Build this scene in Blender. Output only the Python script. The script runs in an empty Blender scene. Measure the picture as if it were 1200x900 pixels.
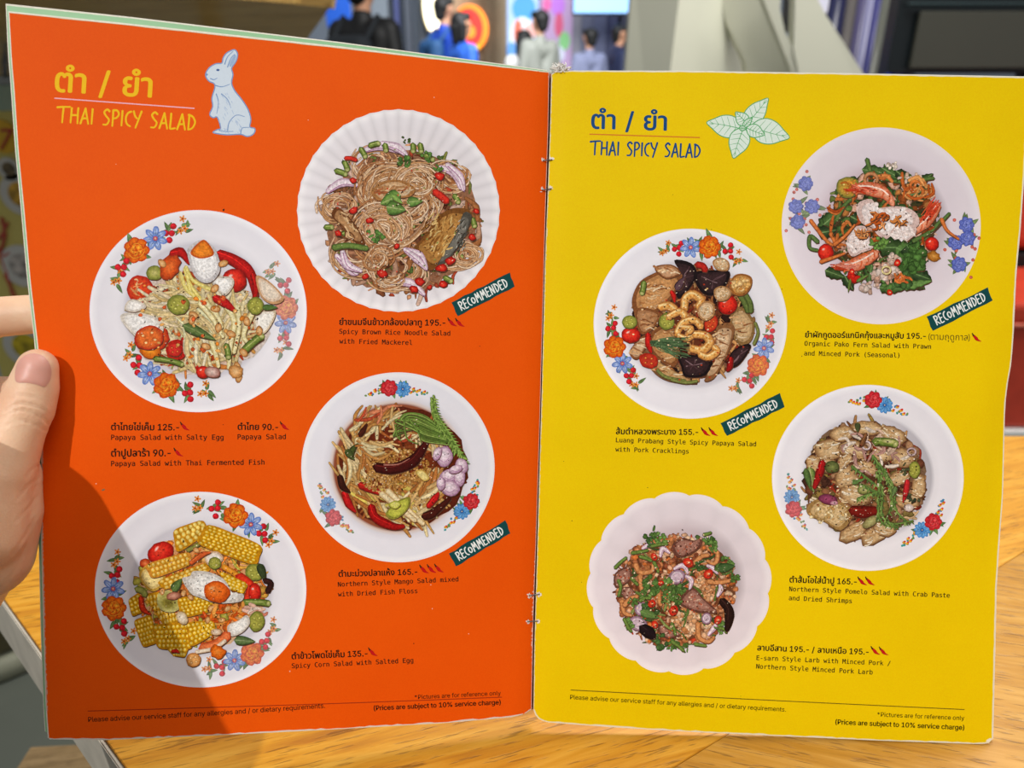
import bpy, bmesh, math, random, os
import numpy as np
from mathutils import Vector, Matrix
from mathutils.geometry import tessellate_polygon
from mathutils.bvhtree import BVHTree

# ------------------------------------------------------------------ camera, world, lights, exposure
FPX = 850.0                                   # focal length in pixels of the 1200 x 900 frame
PITCH = math.atan(360 / 850)                  # the camera looks down
CAM = np.array([0.0, 0.0, 0.2859])            # table top is z = 0
FWD = np.array([0, math.cos(PITCH), -math.sin(PITCH)])
DWN = np.array([0, -math.sin(PITCH), -math.cos(PITCH)])
RGT = np.array([1.0, 0, 0])
FLOOR_Z = -0.74
scene = bpy.context.scene
COL = scene.collection
cd = bpy.data.cameras.new('camera'); cam = bpy.data.objects.new('camera', cd); COL.objects.link(cam)
cam.location = CAM; cam.rotation_euler = (math.pi / 2 - PITCH, 0, 0)
cd.sensor_width = 36; cd.sensor_fit = 'HORIZONTAL'; cd.lens = FPX / 1200 * 36
cd.clip_start = 0.01; cd.clip_end = 60
cd.dof.use_dof = True; cd.dof.focus_distance = 0.318; cd.dof.aperture_fstop = 9.0
scene.camera = cam
vs = scene.view_settings
vs.view_transform = 'Standard'; vs.look = 'None'; vs.exposure = 0.0; vs.gamma = 1.0; vs.use_curve_mapping = False
world = bpy.data.worlds.new('world'); scene.world = world; world.use_nodes = True
world.node_tree.nodes['Background'].inputs[0].default_value = (0.93, 0.96, 1.0, 1)
world.node_tree.nodes['Background'].inputs[1].default_value = 0.30

def light(name, kind, loc, target, energy, color, size=0.1, **kw):
    l = bpy.data.lights.new(name, kind); l.energy = energy; l.color = color
    o = bpy.data.objects.new(name, l); COL.objects.link(o); o.location = loc
    d = Vector(target) - Vector(loc); o.rotation_euler = d.to_track_quat('-Z', 'Y').to_euler()
    if kind == 'AREA': l.size = size
    else: l.shadow_soft_size = size
    for k, v in kw.items(): setattr(l, k, v)
    return o
# the lamps are all above or behind the guest, outside the picture:
# a ceiling spotlight behind the guest's left shoulder (it throws the hand's sharp shadow), the ceiling light panels and an added aisle panel
LAMP = np.array([-0.99, -1.95, 2.30])
TABLE_MIDDLE = (0.03, 0.26, 0.05)
light('ceiling_spotlight_offscreen', 'SPOT', LAMP, TABLE_MIDDLE, 240, (1.0, 0.975, 0.94), 0.025, spot_size=math.radians(26), spot_blend=1.0)
light('ceiling_panel_offscreen', 'AREA', (0.6, -0.6, 2.3), (0.2, 0.8, 0), 12, (1.0, 0.97, 0.93), 1.6)
light('aisle_fill_panel_offscreen', 'AREA', (0.9, 1.6, 2.5), (0.7, 3.0, 0.2), 120, (1.0, 0.98, 0.95), 1.6)  # added panel to brighten the partition and the things beyond the menu
light('hall_ceiling_panel_offscreen', 'AREA', (0.5, 6.0, 2.6), (0.5, 9.5, 0), 270, (0.95, 0.97, 1.0), 3.0)

# ------------------------------------------------------------------ materials
def lin(c):
    if isinstance(c, str):
        c = c.lstrip('#'); c = [int(c[i:i + 2], 16) / 255 for i in (0, 2, 4)]
    return tuple(x / 12.92 if x <= 0.04045 else ((x + 0.055) / 1.055) ** 2.4 for x in c[:3])
def newmat(name):
    m = bpy.data.materials.new(name); m.use_nodes = True
    nt = m.node_tree; return m, nt, nt.nodes['Principled BSDF']
def mat(name, col, rough=0.5, metal=0.0, noise=0.0, scale=40.0, bump=0.0, bscale=None, emit=0.0, stretch=None, sss=0.0):
    m, nt, b = newmat(name); c = lin(col)
    b.inputs['Roughness'].default_value = rough; b.inputs['Metallic'].default_value = metal
    b.inputs['Base Color'].default_value = (*c, 1)
    tc = nt.nodes.new('ShaderNodeTexCoord')
    src = tc.outputs['Object']
    if stretch:
        mp = nt.nodes.new('ShaderNodeMapping'); mp.inputs['Scale'].default_value = stretch
        nt.links.new(src, mp.inputs[0]); src = mp.outputs[0]
    if noise:
        n = nt.nodes.new('ShaderNodeTexNoise'); n.inputs['Scale'].default_value = scale; n.inputs['Detail'].default_value = 5
        nt.links.new(src, n.inputs['Vector'])
        r = nt.nodes.new('ShaderNodeValToRGB')
        r.color_ramp.elements[0].position = 0.3; r.color_ramp.elements[1].position = 0.72
        r.color_ramp.elements[0].color = (*[x * (1 - noise) for x in c], 1)
        r.color_ramp.elements[1].color = (*[min(1, x * (1 + noise)) for x in c], 1)
        nt.links.new(n.outputs[0], r.inputs[0]); nt.links.new(r.outputs[0], b.inputs['Base Color'])
    if bump:
        n2 = nt.nodes.new('ShaderNodeTexNoise'); n2.inputs['Scale'].default_value = bscale or scale; n2.inputs['Detail'].default_value = 4
        nt.links.new(src, n2.inputs['Vector'])
        bp = nt.nodes.new('ShaderNodeBump'); bp.inputs['Strength'].default_value = bump; bp.inputs['Distance'].default_value = 0.001
        nt.links.new(n2.outputs[0], bp.inputs['Height']); nt.links.new(bp.outputs[0], b.inputs['Normal'])
    if emit:
        b.inputs['Emission Color'].default_value = (*c, 1); b.inputs['Emission Strength'].default_value = emit
    if sss:
        b.inputs['Subsurface Weight'].default_value = sss; b.inputs['Subsurface Radius'].default_value = (0.006, 0.002, 0.001)
        b.inputs['Subsurface Scale'].default_value = 0.6
    return m
def inkmat(name, noise, scale, rough=0.5):
    """printed ink: colour from the mesh's colour attribute, with fine print mottling"""
    m, nt, b = newmat(name)
    a = nt.nodes.new('ShaderNodeAttribute'); a.attribute_name = 'ink'
    tc = nt.nodes.new('ShaderNodeTexCoord'); n = nt.nodes.new('ShaderNodeTexNoise')
    n.inputs['Scale'].default_value = scale; n.inputs['Detail'].default_value = 5; n.inputs['Roughness'].default_value = 0.65
    nt.links.new(tc.outputs['Object'], n.inputs['Vector'])
    mr = nt.nodes.new('ShaderNodeMapRange'); mr.inputs[1].default_value = 0.28; mr.inputs[2].default_value = 0.72
    mr.inputs[3].default_value = 1 - noise; mr.inputs[4].default_value = 1 + noise * 0.75
    nt.links.new(n.outputs[0], mr.inputs[0])
    mx = nt.nodes.new('ShaderNodeVectorMath'); mx.operation = 'SCALE'
    nt.links.new(a.outputs['Color'], mx.inputs[0]); nt.links.new(mr.outputs[0], mx.inputs['Scale'])
    nt.links.new(mx.outputs[0], b.inputs['Base Color'])
    b.inputs['Roughness'].default_value = rough; b.inputs['Specular IOR Level'].default_value = 0.08
    return m
INK = inkmat('printed_ink', 0.03, 900)
FOOD = inkmat('printed_food', 0.46, 1000)
PLATE = inkmat('printed_plate', 0.025, 120)
def pagemat(name, col, dark):
    m, nt, b = newmat(name); c = lin(col); d = lin(dark)
    tc = nt.nodes.new('ShaderNodeTexCoord')
    n = nt.nodes.new('ShaderNodeTexNoise'); n.inputs['Scale'].default_value = 9; n.inputs['Detail'].default_value = 8; n.inputs['Roughness'].default_value = 0.6
    nt.links.new(tc.outputs['Object'], n.inputs['Vector'])
    r = nt.nodes.new('ShaderNodeValToRGB'); r.color_ramp.elements[0].color = (*d, 1); r.color_ramp.elements[1].color = (*c, 1)
    r.color_ramp.elements[0].position = 0.3; r.color_ramp.elements[1].position = 0.6
    nt.links.new(n.outputs[0], r.inputs[0])
    n2 = nt.nodes.new('ShaderNodeTexNoise'); n2.inputs['Scale'].default_value = 1500; n2.inputs['Detail'].default_value = 2
    nt.links.new(tc.outputs['Object'], n2.inputs['Vector'])
    mx = nt.nodes.new('ShaderNodeMix'); mx.data_type = 'RGBA'; mx.blend_type = 'OVERLAY'; mx.inputs[0].default_value = 0.16
    nt.links.new(r.outputs[0], mx.inputs[6]); nt.links.new(n2.outputs[0], mx.inputs[7])
    nt.links.new(mx.outputs[2], b.inputs['Base Color'])
    # worn scuff: tiny crumple relief
    bp = nt.nodes.new('ShaderNodeBump'); bp.inputs['Strength'].default_value = 0.08; bp.inputs['Distance'].default_value = 0.002
    n3 = nt.nodes.new('ShaderNodeTexNoise'); n3.inputs['Scale'].default_value = 45; n3.inputs['Detail'].default_value = 6
    nt.links.new(tc.outputs['Object'], n3.inputs['Vector']); nt.links.new(n3.outputs[0], bp.inputs['Height']); nt.links.new(bp.outputs[0], b.inputs['Normal'])
    b.inputs['Roughness'].default_value = 0.55; b.inputs['Specular IOR Level'].default_value = 0.07
    return m
M_ORANGE = pagemat('orange_page', '#ef5a06', '#e85404')
M_YELLOW = pagemat('yellow_page', '#f0cd02', '#e9c500')
M_PAPER = mat('white_paper_edge', '#e6e1d2', 0.8, noise=0.08, scale=600)
M_GREEN = mat('green_cover', '#8fc08e', 0.5, noise=0.06, scale=60)
M_STEEL = mat('steel', '#6c6e72', 0.35, 1.0)
M_TORN = mat('torn_paper', '#e6e1da', 0.8, noise=0.1, scale=500)

# ------------------------------------------------------------------ helpers
def link(o, parent=None):
    COL.objects.link(o)
    if parent is not None: o.parent = parent
    return o
def mesh_obj(name, verts, faces, m, parent=None, smooth=False):
    me = bpy.data.meshes.new(name); me.from_pydata([tuple(v) for v in verts], [], faces); me.update()
    if m is not None: me.materials.append(m)
    if smooth: me.polygons.foreach_set('use_smooth', [True] * len(me.polygons))
    return link(bpy.data.objects.new(name, me), parent)
def empty(name, loc=(0, 0, 0)):
    o = bpy.data.objects.new(name, None); COL.objects.link(o); o.location = loc; o.empty_display_size = 0.05
    return o
def tag(o, label=None, cat=None, group=None, kind=None):
    if label: o['label'] = label
    if cat: o['category'] = cat
    if group: o['group'] = group
    if kind: o['kind'] = kind
    return o
def bm_obj(name, bm, m, parent=None, smooth=False, origin=None):
    if origin is not None: bmesh.ops.translate(bm, verts=bm.verts, vec=-Vector(origin))
    me = bpy.data.meshes.new(name); bm.to_mesh(me); bm.free()
    if m is not None: me.materials.append(m)
    if smooth: me.polygons.foreach_set('use_smooth', [True] * len(me.polygons))
    o = link(bpy.data.objects.new(name, me), parent)
    if origin is not None: o.location = origin
    return o
def box(bm, c, s, rot=None, bevel=0.0):
    r = bmesh.ops.create_cube(bm, size=1.0); vs_ = r['verts']
    bmesh.ops.scale(bm, verts=vs_, vec=s)
    if bevel:
        es = list({e for v in vs_ for e in v.link_edges})
        rb = bmesh.ops.bevel(bm, geom=es, offset=bevel, segments=3, profile=0.5, affect='EDGES')
        vs_ = [v for v in rb['verts']]
        vs_ = list({v for f in rb['faces'] for v in f.verts} | {v for v in vs_ if v.is_valid})
    if rot is not None: bmesh.ops.rotate(bm, verts=vs_, cent=(0, 0, 0), matrix=rot)
    bmesh.ops.translate(bm, verts=vs_, vec=c)
def boxo(name, c, s, m, parent=None, rotz=0.0, bevel=0.0, tilt=None):
    bm = bmesh.new(); R = Matrix.Rotation(rotz, 3, 'Z')
    if tilt: R = R @ Matrix.Rotation(tilt, 3, 'X')
    box(bm, (0, 0, 0), s, R, bevel)
    o = bm_obj(name, bm, m, parent); o.location = Vector(c) - (parent.location if parent is not None else Vector((0, 0, 0)))
    return o
def ray(px, py):
    return RGT * ((px - 600) / FPX) + DWN * ((py - 450) / FPX) + FWD
def atY(px, py, Y):
    d = ray(px, py); return CAM + d * ((Y - CAM[1]) / d[1])
def atZ(px, py, Z):
    d = ray(px, py); return CAM + d * ((Z - CAM[2]) / d[2])
def lathe(prof, n=32):
    v = []; f = []
    for r, z in prof:
        for k in range(n): a = 2 * math.pi * k / n; v.append((r * math.cos(a), r * math.sin(a), z))
    for i in range(len(prof) - 1):
        for k in range(n): f.append((i * n + k, i * n + (k + 1) % n, (i + 1) * n + (k + 1) % n, (i + 1) * n + k))
    f.append(tuple(range(n))[::-1]); f.append(tuple(range((len(prof) - 1) * n, len(prof) * n)))
    return v, f
def rcone(V, F, a, b, ra, rb, n=14, ringsn=5):
    """rounded cone between two spheres, appended to V, F"""
    a = np.array(a, float); b = np.array(b, float); d = b - a; L = np.linalg.norm(d)
    z = d / L if L > 1e-9 else np.array([0, 0, 1.0])
    x = np.cross(z, [0, 0, 1.0] if abs(z[2]) < 0.9 else [1.0, 0, 0]); x /= np.linalg.norm(x); y = np.cross(z, x)
    prof = [(a - z * ra * math.cos(t), ra * math.sin(t)) for t in np.linspace(0.12, math.pi / 2, ringsn)]
    prof += [(b + z * rb * math.cos(t), rb * math.sin(t)) for t in np.linspace(math.pi / 2, 0.12, ringsn)]
    o = len(V)
    for c, r in prof:
        for k in range(n):
            an = 2 * math.pi * k / n; V.append(c + r * (x * math.cos(an) + y * math.sin(an)))
    m = len(prof)
    for i in range(m - 1):
        for k in range(n): F.append((o + i * n + k, o + i * n + (k + 1) % n, o + (i + 1) * n + (k + 1) % n, o + (i + 1) * n + k))
    F.append(tuple(o + k for k in range(n))[::-1]); F.append(tuple(o + (m - 1) * n + k for k in range(n)))
def organic(name, segs, voxel, m, parent=None, smooth=6, edit=None, ell=()):
    """union of rounded cones, remeshed into one continuous smooth surface"""
    V = []; F = []
    for a, b, ra, rb in segs: rcone(V, F, a, b, ra, rb, 28, 8)
    tmp = bpy.data.meshes.new('tmp'); tmp.from_pydata([tuple(v) for v in V], [], F); tmp.update()
    o = bpy.data.objects.new('tmp', tmp); COL.objects.link(o)
    r = o.modifiers.new('r', 'REMESH'); r.mode = 'VOXEL'; r.voxel_size = voxel; r.use_smooth_shade = True
    s = o.modifiers.new('s', 'SMOOTH'); s.factor = 0.5; s.iterations = smooth
    bpy.context.view_layer.update()
    me = bpy.data.meshes.new_from_object(o.evaluated_get(bpy.context.evaluated_depsgraph_get()))
    bpy.data.objects.remove(o); bpy.data.meshes.remove(tmp)
    if edit: edit(me)
    me.name = name; me.materials.clear(); me.materials.append(m)
    me.polygons.foreach_set('use_smooth', [True] * len(me.polygons))
    return link(bpy.data.objects.new(name, me), parent)
# ------------------------------------------------------------------ the open menu: two page planes that meet at the spine
def cw(p): return CAM + RGT * p[0] + DWN * p[1] + FWD * p[2]
S_TOP, S_BOT = cw((0.01617, -0.13922, 0.31906)), cw((0.00866, 0.15686, 0.34123))
OUT = {'L': cw((-0.1923, -0.14189, 0.28417)), 'R': cw((0.22743, -0.13354, 0.31474))}
PG = {}
for sd, T in OUT.items():
    u = T - S_TOP; w = np.linalg.norm(u); u /= w
    v = S_BOT - S_TOP; h = np.linalg.norm(v); v /= h
    n = np.cross(u, v); n /= np.linalg.norm(n)
    if np.dot(n, CAM - S_TOP) < 0: n = -n
    PG[sd] = (u, v, n, w, h)
def relief(sd, a, b):
    g = -0.0022 * np.exp(-np.maximum(a, 0) / 0.012)
    if sd == 'L':
        return g - 0.003 * np.exp(-((1 - a) / .055) ** 2 - ((b - .5) / .25) ** 2)
    return g - 0.003 * np.exp(-((1 - a) / .035) ** 2 - ((b - .55) / .18) ** 2)
def on_page(P, sd, off=0.0):
    """points of the photograph's frame -> points on the bent page surface (off = height above it)"""
    P = np.asarray(P, float).reshape(-1, 2); off = np.broadcast_to(np.asarray(off, float), (len(P),))
    u, v, n, w, h = PG[sd]
    d = np.outer((P[:, 0] - 600) / FPX, RGT) + np.outer((P[:, 1] - 450) / FPX, DWN) + FWD
    nd = d @ n; base = (S_TOP - CAM) @ n; t = base / nd
    for _ in range(6):
        X = CAM + d * t[:, None]; a = (X - S_TOP) @ u / w; b = (X - S_TOP) @ v / h
        t = (base + relief(sd, a, b) + off) / nd
    return CAM + d * t[:, None]
def resample(pts, n):
    pts = np.array(pts, float); s = np.r_[0, np.cumsum(np.linalg.norm(np.diff(pts, axis=0), axis=1))]
    q = np.linspace(0, s[-1], n); return np.c_[np.interp(q, s, pts[:, 0]), np.interp(q, s, pts[:, 1])]
def coons(left, right, top, bottom, nu=56, nv=72):
    l, r, t, b = resample(left, nv), resample(right, nv), resample(top, nu), resample(bottom, nu)
    G = np.zeros((nv, nu, 2))
    for j in range(nv):
        y = j / (nv - 1)
        for i in range(nu):
            x = i / (nu - 1)
            G[j, i] = (1 - x) * l[j] + x * r[j] + (1 - y) * t[i] + y * b[i] - ((1 - x) * (1 - y) * l[0] + x * (1 - y) * r[0] + (1 - x) * y * l[-1] + x * y * r[-1])
    return G
def sheet(name, G, sd, m, off, thick, parent):
    nv, nu = G.shape[:2]
    A = on_page(G.reshape(-1, 2), sd, off); B = A - PG[sd][2] * thick
    F = []; MI = []
    q = lambda j, i: j * nu + i
    N = nv * nu
    for j in range(nv - 1):
        for i in range(nu - 1):
            F.append((q(j, i), q(j + 1, i), q(j + 1, i + 1), q(j, i + 1))); MI.append(0)
            F.append((N + q(j, i), N + q(j, i + 1), N + q(j + 1, i + 1), N + q(j + 1, i))); MI.append(1)
    ring = [q(0, i) for i in range(nu)] + [q(j, nu - 1) for j in range(1, nv)] + [q(nv - 1, i) for i in range(nu - 2, -1, -1)] + [q(j, 0) for j in range(nv - 2, 0, -1)]
    for k in range(len(ring)):
        a, b = 2 * N + k, 2 * N + (k + 1) % len(ring); R_ = len(ring); F.append((a, b, R_ + b, R_ + a)); MI.append(1)
    o = mesh_obj(name, np.vstack([A, B, A[ring], B[ring]]), F, m, parent)
    o.data.materials.append(M_PAPER); o.data.polygons.foreach_set('material_index', MI)
    o.data.polygons.foreach_set('use_smooth', [x == 0 for x in MI])
    return o
menu = empty('menu', (0, 0, 0))
tag(menu, 'open menu booklet with an orange page and a yellow page of salad photos', 'menu')
L_LEFT = [(11, 15), (14, 70), (17, 104), (22, 178), (29, 250), (36, 330), (45, 407), (49, 470), (49.5, 512), (49, 600), (52, 740), (55, 833), (57.5, 866)]
L_RIGHT = [(643, 85), (642, 150), (639, 240), (635.2, 380), (632, 500), (627.6, 640), (624.6, 720), (622.5, 831)]
L_TOP = [(11, 15), (150, 29.5), (400, 56.5), (643, 85)]
L_BOT = [(57.5, 866), (120, 867), (250, 861.5), (370, 855.5), (520, 847), (600, 840), (614, 836.5), (622.5, 831)]
R_LEFT = [(646.5, 87), (645, 150), (642.5, 220), (639, 309), (635.5, 451), (630, 640), (626.5, 762), (625.5, 832)]
R_RIGHT = [(1204, 91), (1200, 200), (1195, 270), (1190, 324), (1187, 391), (1184.5, 425), (1180, 450), (1177, 474), (1176, 510), (1174.5, 580), (1170, 640), (1167, 690), (1166, 740), (1164, 820), (1163, 866)]
R_TOP = [(646.5, 87), (652, 83.5), (800, 84), (1000, 87), (1204, 91)]
R_BOT = [(625.5, 832), (629, 841), (640, 846), (720, 852), (815, 857.5), (1030, 867.5), (1145, 871.5), (1158, 871), (1163, 866)]
GL, GR = coons(L_LEFT, L_RIGHT, L_TOP, L_BOT), coons(R_LEFT, R_RIGHT, R_TOP, R_BOT)
page_l = sheet('page', GL, 'L', M_ORANGE, 0.0, 0.0004, menu); page_l['label'] = 'orange page'
page_r = sheet('page', GR, 'R', M_YELLOW, 0.0, 0.0004, menu); page_r['label'] = 'yellow page'
sh = lambda P, dx, dy: [(x + dx, y + dy) for x, y in P]
GM = coons(sh(L_LEFT, -1.5, -1.2), L_RIGHT, [(9.5, 13), (150, 27.4), (400, 54.4), (643, 84)], [(56, 864.8)] + L_BOT[1:], 30, 40)
mid_l = sheet('page', GM, 'L', M_PAPER, -0.0007, 0.0004, menu); mid_l['label'] = 'cream sheet edge behind the orange page'
CB = [(53.5, 858), (250, 853), (520, 840), (619, 826)]; CR_ = [(641, 83), (640, 150), (633, 380), (623, 720), (619, 826)]
CL_LEFT = [(7.8, 6.5)] + sh(L_LEFT[1:-1], -3.4, -4) + [(53.5, 858)]
GC = coons(CL_LEFT, CR_, [(7.8, 6.5), (150, 21.2), (400, 50.8), (641, 83)], CB, 40, 50)
cover_l = sheet('cover', GC, 'L', M_GREEN, -0.0018, 0.0005, menu); cover_l['label'] = 'pale green inside sheet'
GC2 = coons([(6.6, 4.2)] + sh(CL_LEFT[1:], -1.5, -2.5), CR_, [(6.6, 4.2), (150, 19.4), (400, 49.4), (641, 82)], sh(CB, -1, -1), 30, 40)
back_l = sheet('cover', GC2, 'L', M_PAPER, -0.0030, 0.0006, menu); back_l['label'] = 'white back cover'
GC3 = coons([(647, 86), (643, 220), (636, 451), (627, 762), (627, 830)], [(x + 1.0, y) for x, y in R_RIGHT], [(647, 86), (652, 82.6), (800, 82.8), (1000, 85.8), (1205, 89.6)], [(627, 830), (640, 843), (720, 850), (1030, 866), (1164, 866)], 30, 40)
back_r = sheet('cover', GC3, 'R', M_PAPER, -0.0016, 0.0008, menu); back_r['label'] = 'white back sheet'
# folded inner sheets seen in the gutter
def gutter():
    ys = np.linspace(0, 1, 60); V = []; F = []
    for k, y in enumerate(ys):
        l = resample(L_RIGHT, 60)[k]; r = resample(R_LEFT, 60)[k]; mid = (l + r) / 2
        for p, sd, off in ((l - (3, 0), 'L', -0.0008), (mid, 'L', -0.0040), (r + (3, 0), 'R', -0.0008)):
            V.append(on_page([p], sd, off)[0])
    n = len(V)
    V += [v + np.array([0, 0.0008, 0]) for v in V]
    for k in range(59):
        for j in range(2):
            a = k * 3 + j; F += [(a, a + 3, a + 4, a + 1), (n + a, n + a + 1, n + a + 4, n + a + 3)]
    return mesh_obj('spine_fold', V, F, mat('red_fold', '#c09080', 0.8, noise=0.3, scale=300), menu)
gutter()

# ------------------------------------------------------------------ printing: vector shapes laid on the pages
DL = 1.6e-6
RNG = random.Random(3)
class Art:
    def __init__(s, sd): s.sd = sd; s.V = []; s.H = []; s.C = []; s.F = []
    def add(s, pts, cols, faces, h):
        o = len(s.V); s.V += [tuple(p) for p in pts]; s.C += [tuple(c) for c in cols]; s.H += [h] * len(pts)
        s.F += [tuple(i + o for i in f) for f in faces]
    def build(s, name, parent, m, label=None):
        X = on_page(s.V, s.sd, s.H)
        o = mesh_obj(name, X, s.F, m, parent)
        a = o.data.color_attributes.new('ink', 'FLOAT_COLOR', 'POINT')
        a.data.foreach_set('color', np.c_[np.array(s.C), np.ones(len(s.C))].astype(np.float32).ravel())
        if label: o['label'] = label
        return o
_lc = {}
def L(c):
    if isinstance(c, tuple): return c
    if c not in _lc: _lc[c] = lin(c)
    return _lc[c]
def mixc(a, b, t): a, b = L(a), L(b); return tuple(a[i] * (1 - t) + b[i] * t for i in range(3))
def mulc(a, k): a = L(a); return tuple(min(1.0, x * k) for x in a)
def crom(pts, k=6, closed=False):
    P = [np.array(p, float) for p in pts]; n = len(P); out = []
    g = (lambda i: P[i % n]) if closed else (lambda i: P[min(max(i, 0), n - 1)])
    for i in range(n if closed else n - 1):
        a, b, c, d = g(i - 1), g(i), g(i + 1), g(i + 2)
        for t in np.linspace(0, 1, k, endpoint=False):
            out.append(0.5 * (2 * b + (c - a) * t + (2 * a - 5 * b + 4 * c - d) * t * t + (3 * b - a - 3 * c + d) * t ** 3))
    if not closed: out.append(P[-1])
    return np.array(out)
class Print:
    """a printed picture: shapes painted one over the other; x, y in a local frame (x0, y0, scale)"""
    def __init__(s, sd, x0, y0, sc, seed=1, base=25e-6):
        s.sd, s.x0, s.y0, s.sc = sd, x0, y0, sc; s.cell = 4.0; s.occ = np.zeros((320, 320), int); s.base = base; s.items = []; s.shared = {}; s.r = random.Random(seed); s.shadow = None; s.fade = 0.0; s.fc = L('#dcdae2')
    def tone(s, c): return c
    def px(s, P): P = np.asarray(P, float); return P / s.sc + np.array([s.x0, s.y0])
    def h(s, pts):
        """height of the next shape: one ink layer above everything it covers"""
        P = np.asarray(pts, float) / s.cell; a = np.clip(np.floor(P.min(0)).astype(int), 0, 319); b = np.clip(np.ceil(P.max(0)).astype(int), 1, 320); b = np.maximum(b, a + 1)
        k = s.occ[a[1]:b[1], a[0]:b[0]].max() + 1; s.occ[a[1]:b[1], a[0]:b[0]] = k
        return s.base + k * DL
    def art(s, name):
        if name.endswith('*'):
            n = name[:-1]
            if n not in s.shared: a = Art(s.sd); s.shared[n] = a; s.items.append((n, a))
            return s.shared[n]
        if name.endswith('+'): return s.items[-1][1]
        a = Art(s.sd); s.items.append((name, a)); return a
    def put(s, name, pts, cols, faces):
        cols = [s.tone(L(c)) for c in cols]
        if s.fade: cols = [mixc(c, s.fc, s.fade) for c in cols]
        a = s.art(name)
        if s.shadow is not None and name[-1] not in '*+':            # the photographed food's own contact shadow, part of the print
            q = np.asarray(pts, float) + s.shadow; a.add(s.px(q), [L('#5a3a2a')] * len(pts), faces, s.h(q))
        a.add(s.px(pts), [L(c) for c in cols], faces, s.h(pts))
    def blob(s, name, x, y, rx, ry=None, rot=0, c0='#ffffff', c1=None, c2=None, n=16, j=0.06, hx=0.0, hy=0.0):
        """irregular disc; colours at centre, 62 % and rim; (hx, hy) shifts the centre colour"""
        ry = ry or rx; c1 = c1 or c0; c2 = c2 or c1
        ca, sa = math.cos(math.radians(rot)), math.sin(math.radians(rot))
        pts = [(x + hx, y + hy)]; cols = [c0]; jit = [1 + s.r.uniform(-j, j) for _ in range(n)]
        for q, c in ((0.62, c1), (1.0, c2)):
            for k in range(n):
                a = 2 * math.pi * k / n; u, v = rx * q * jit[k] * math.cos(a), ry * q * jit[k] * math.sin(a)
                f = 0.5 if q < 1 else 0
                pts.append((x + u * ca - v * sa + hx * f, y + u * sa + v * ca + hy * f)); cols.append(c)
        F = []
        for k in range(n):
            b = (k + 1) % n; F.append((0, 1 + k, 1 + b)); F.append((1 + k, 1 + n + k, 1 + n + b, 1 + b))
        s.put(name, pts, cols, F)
    def stroke(s, name, pts, w, cm, ce=None, w1=None, wm=None, k=5, closed=False, cap=True):
        """ribbon along a smooth curve, light ridge and darker rims; widths w (start), wm (middle), w1 (end)"""
        P = crom(pts, k, closed); n = len(P); ce = ce or cm
        w1 = w if w1 is None else w1; wm = (w + w1) / 2 if wm is None else wm
        if closed: P = np.vstack([P, P[:1]]); n += 1
        T = np.gradient(P, axis=0); T /= (np.linalg.norm(T, axis=1)[:, None] + 1e-9); N = np.c_[-T[:, 1], T[:, 0]]
        t = np.linspace(0, 1, n); W = np.where(t < .5, w + (wm - w) * t * 2, wm + (w1 - wm) * (t * 2 - 1)) / 2
        pts = []; cols = []; F = []
        for i in range(n):
            for q, c in ((-1, ce), (-.35, cm), (.35, cm), (1, ce)): pts.append(P[i] + N[i] * W[i] * q); cols.append(c)
        for i in range(n - 1):
            for q in range(3): a = i * 4 + q; F.append((a, a + 4, a + 5, a + 1))
        if cap and not closed:
            for i, sgn in ((0, -1), (n - 1, 1)):
                pts.append(P[i] + T[i] * W[i] * 0.8 * sgn); cols.append(ce); c = len(pts) - 1
                for q in range(3): F.append((i * 4 + q, i * 4 + q + 1, c))
        s.put(name, pts, cols, F)
    def poly(s, name, pts, c0, c1=None, smooth=True, k=4, edge=0.12, hx=0, hy=0):
        """filled outline (any shape); c1 = rim colour"""
        P = crom(pts, k, True) if smooth else np.array(pts, float)
        tri = tessellate_polygon([[Vector((p[0], p[1], 0)) for p in P]])
        s.put(name, P, [c1 or c0] * len(P), tri)
        if c1:
            c = P.mean(0); Q = c + (P - c) * (1 - edge * 1.6) + np.array([hx, hy])
            tri = tessellate_polygon([[Vector((p[0], p[1], 0)) for p in Q]]); s.put(name if name.endswith('*') else '+', Q, [mixc(c0, c1, .35)] * len(Q), tri)
            Q = c + (P - c) * (1 - edge * 3.2) + np.array([hx, hy])
            tri = tessellate_polygon([[Vector((p[0], p[1], 0)) for p in Q]]); s.put(name if name.endswith('*') else '+', Q, [c0] * len(Q), tri)
    def leaf(s, name, x, y, Lg, Wd, rot, c, cd=None, vein=None, serr=0.0, tip=0.6):
        a = math.radians(rot); ca, sa = math.cos(a), math.sin(a); cd = cd or mulc(c, .5); vein = vein or mulc(c, 1.5)
        n = 9; pts = []; cols = []
        for i in range(n):
            t = i / (n - 1); wd = Wd / 2 * (math.sin(math.pi * t ** tip) ** 0.8 if 0 < t < 1 else 0) * (1 + (serr if i % 2 else -serr))
            for q, cc in ((-1, cd), (-.5, c), (0, mixc(c, vein, .25)), (.5, mulc(c, 1.15)), (1, cd)):
                u, v = Lg * t, wd * q; pts.append((x + u * ca - v * sa, y + u * sa + v * ca)); cols.append(cc)
        F = [(i * 5 + q, (i + 1) * 5 + q, (i + 1) * 5 + q + 1, i * 5 + q + 1) for i in range(n - 1) for q in range(4)]
        s.put(name, pts, cols, F)
        nm = name if name.endswith('*') else '+'
        s.stroke(nm, [(x, y), (x + Lg * .9 * ca, y + Lg * .9 * sa)], Wd * .08, vein, w1=Wd * .02, k=2, cap=False)
    def build(s, parent, m, labels={}, stuff=False):
        for n, a in s.items:
            if not a.V: continue
            o = a.build(n, parent, m, labels.get(n))
            if (stuff or n in ('speck', 'worn_edge')) and n in s.shared: o['kind'] = 'stuff'
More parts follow.
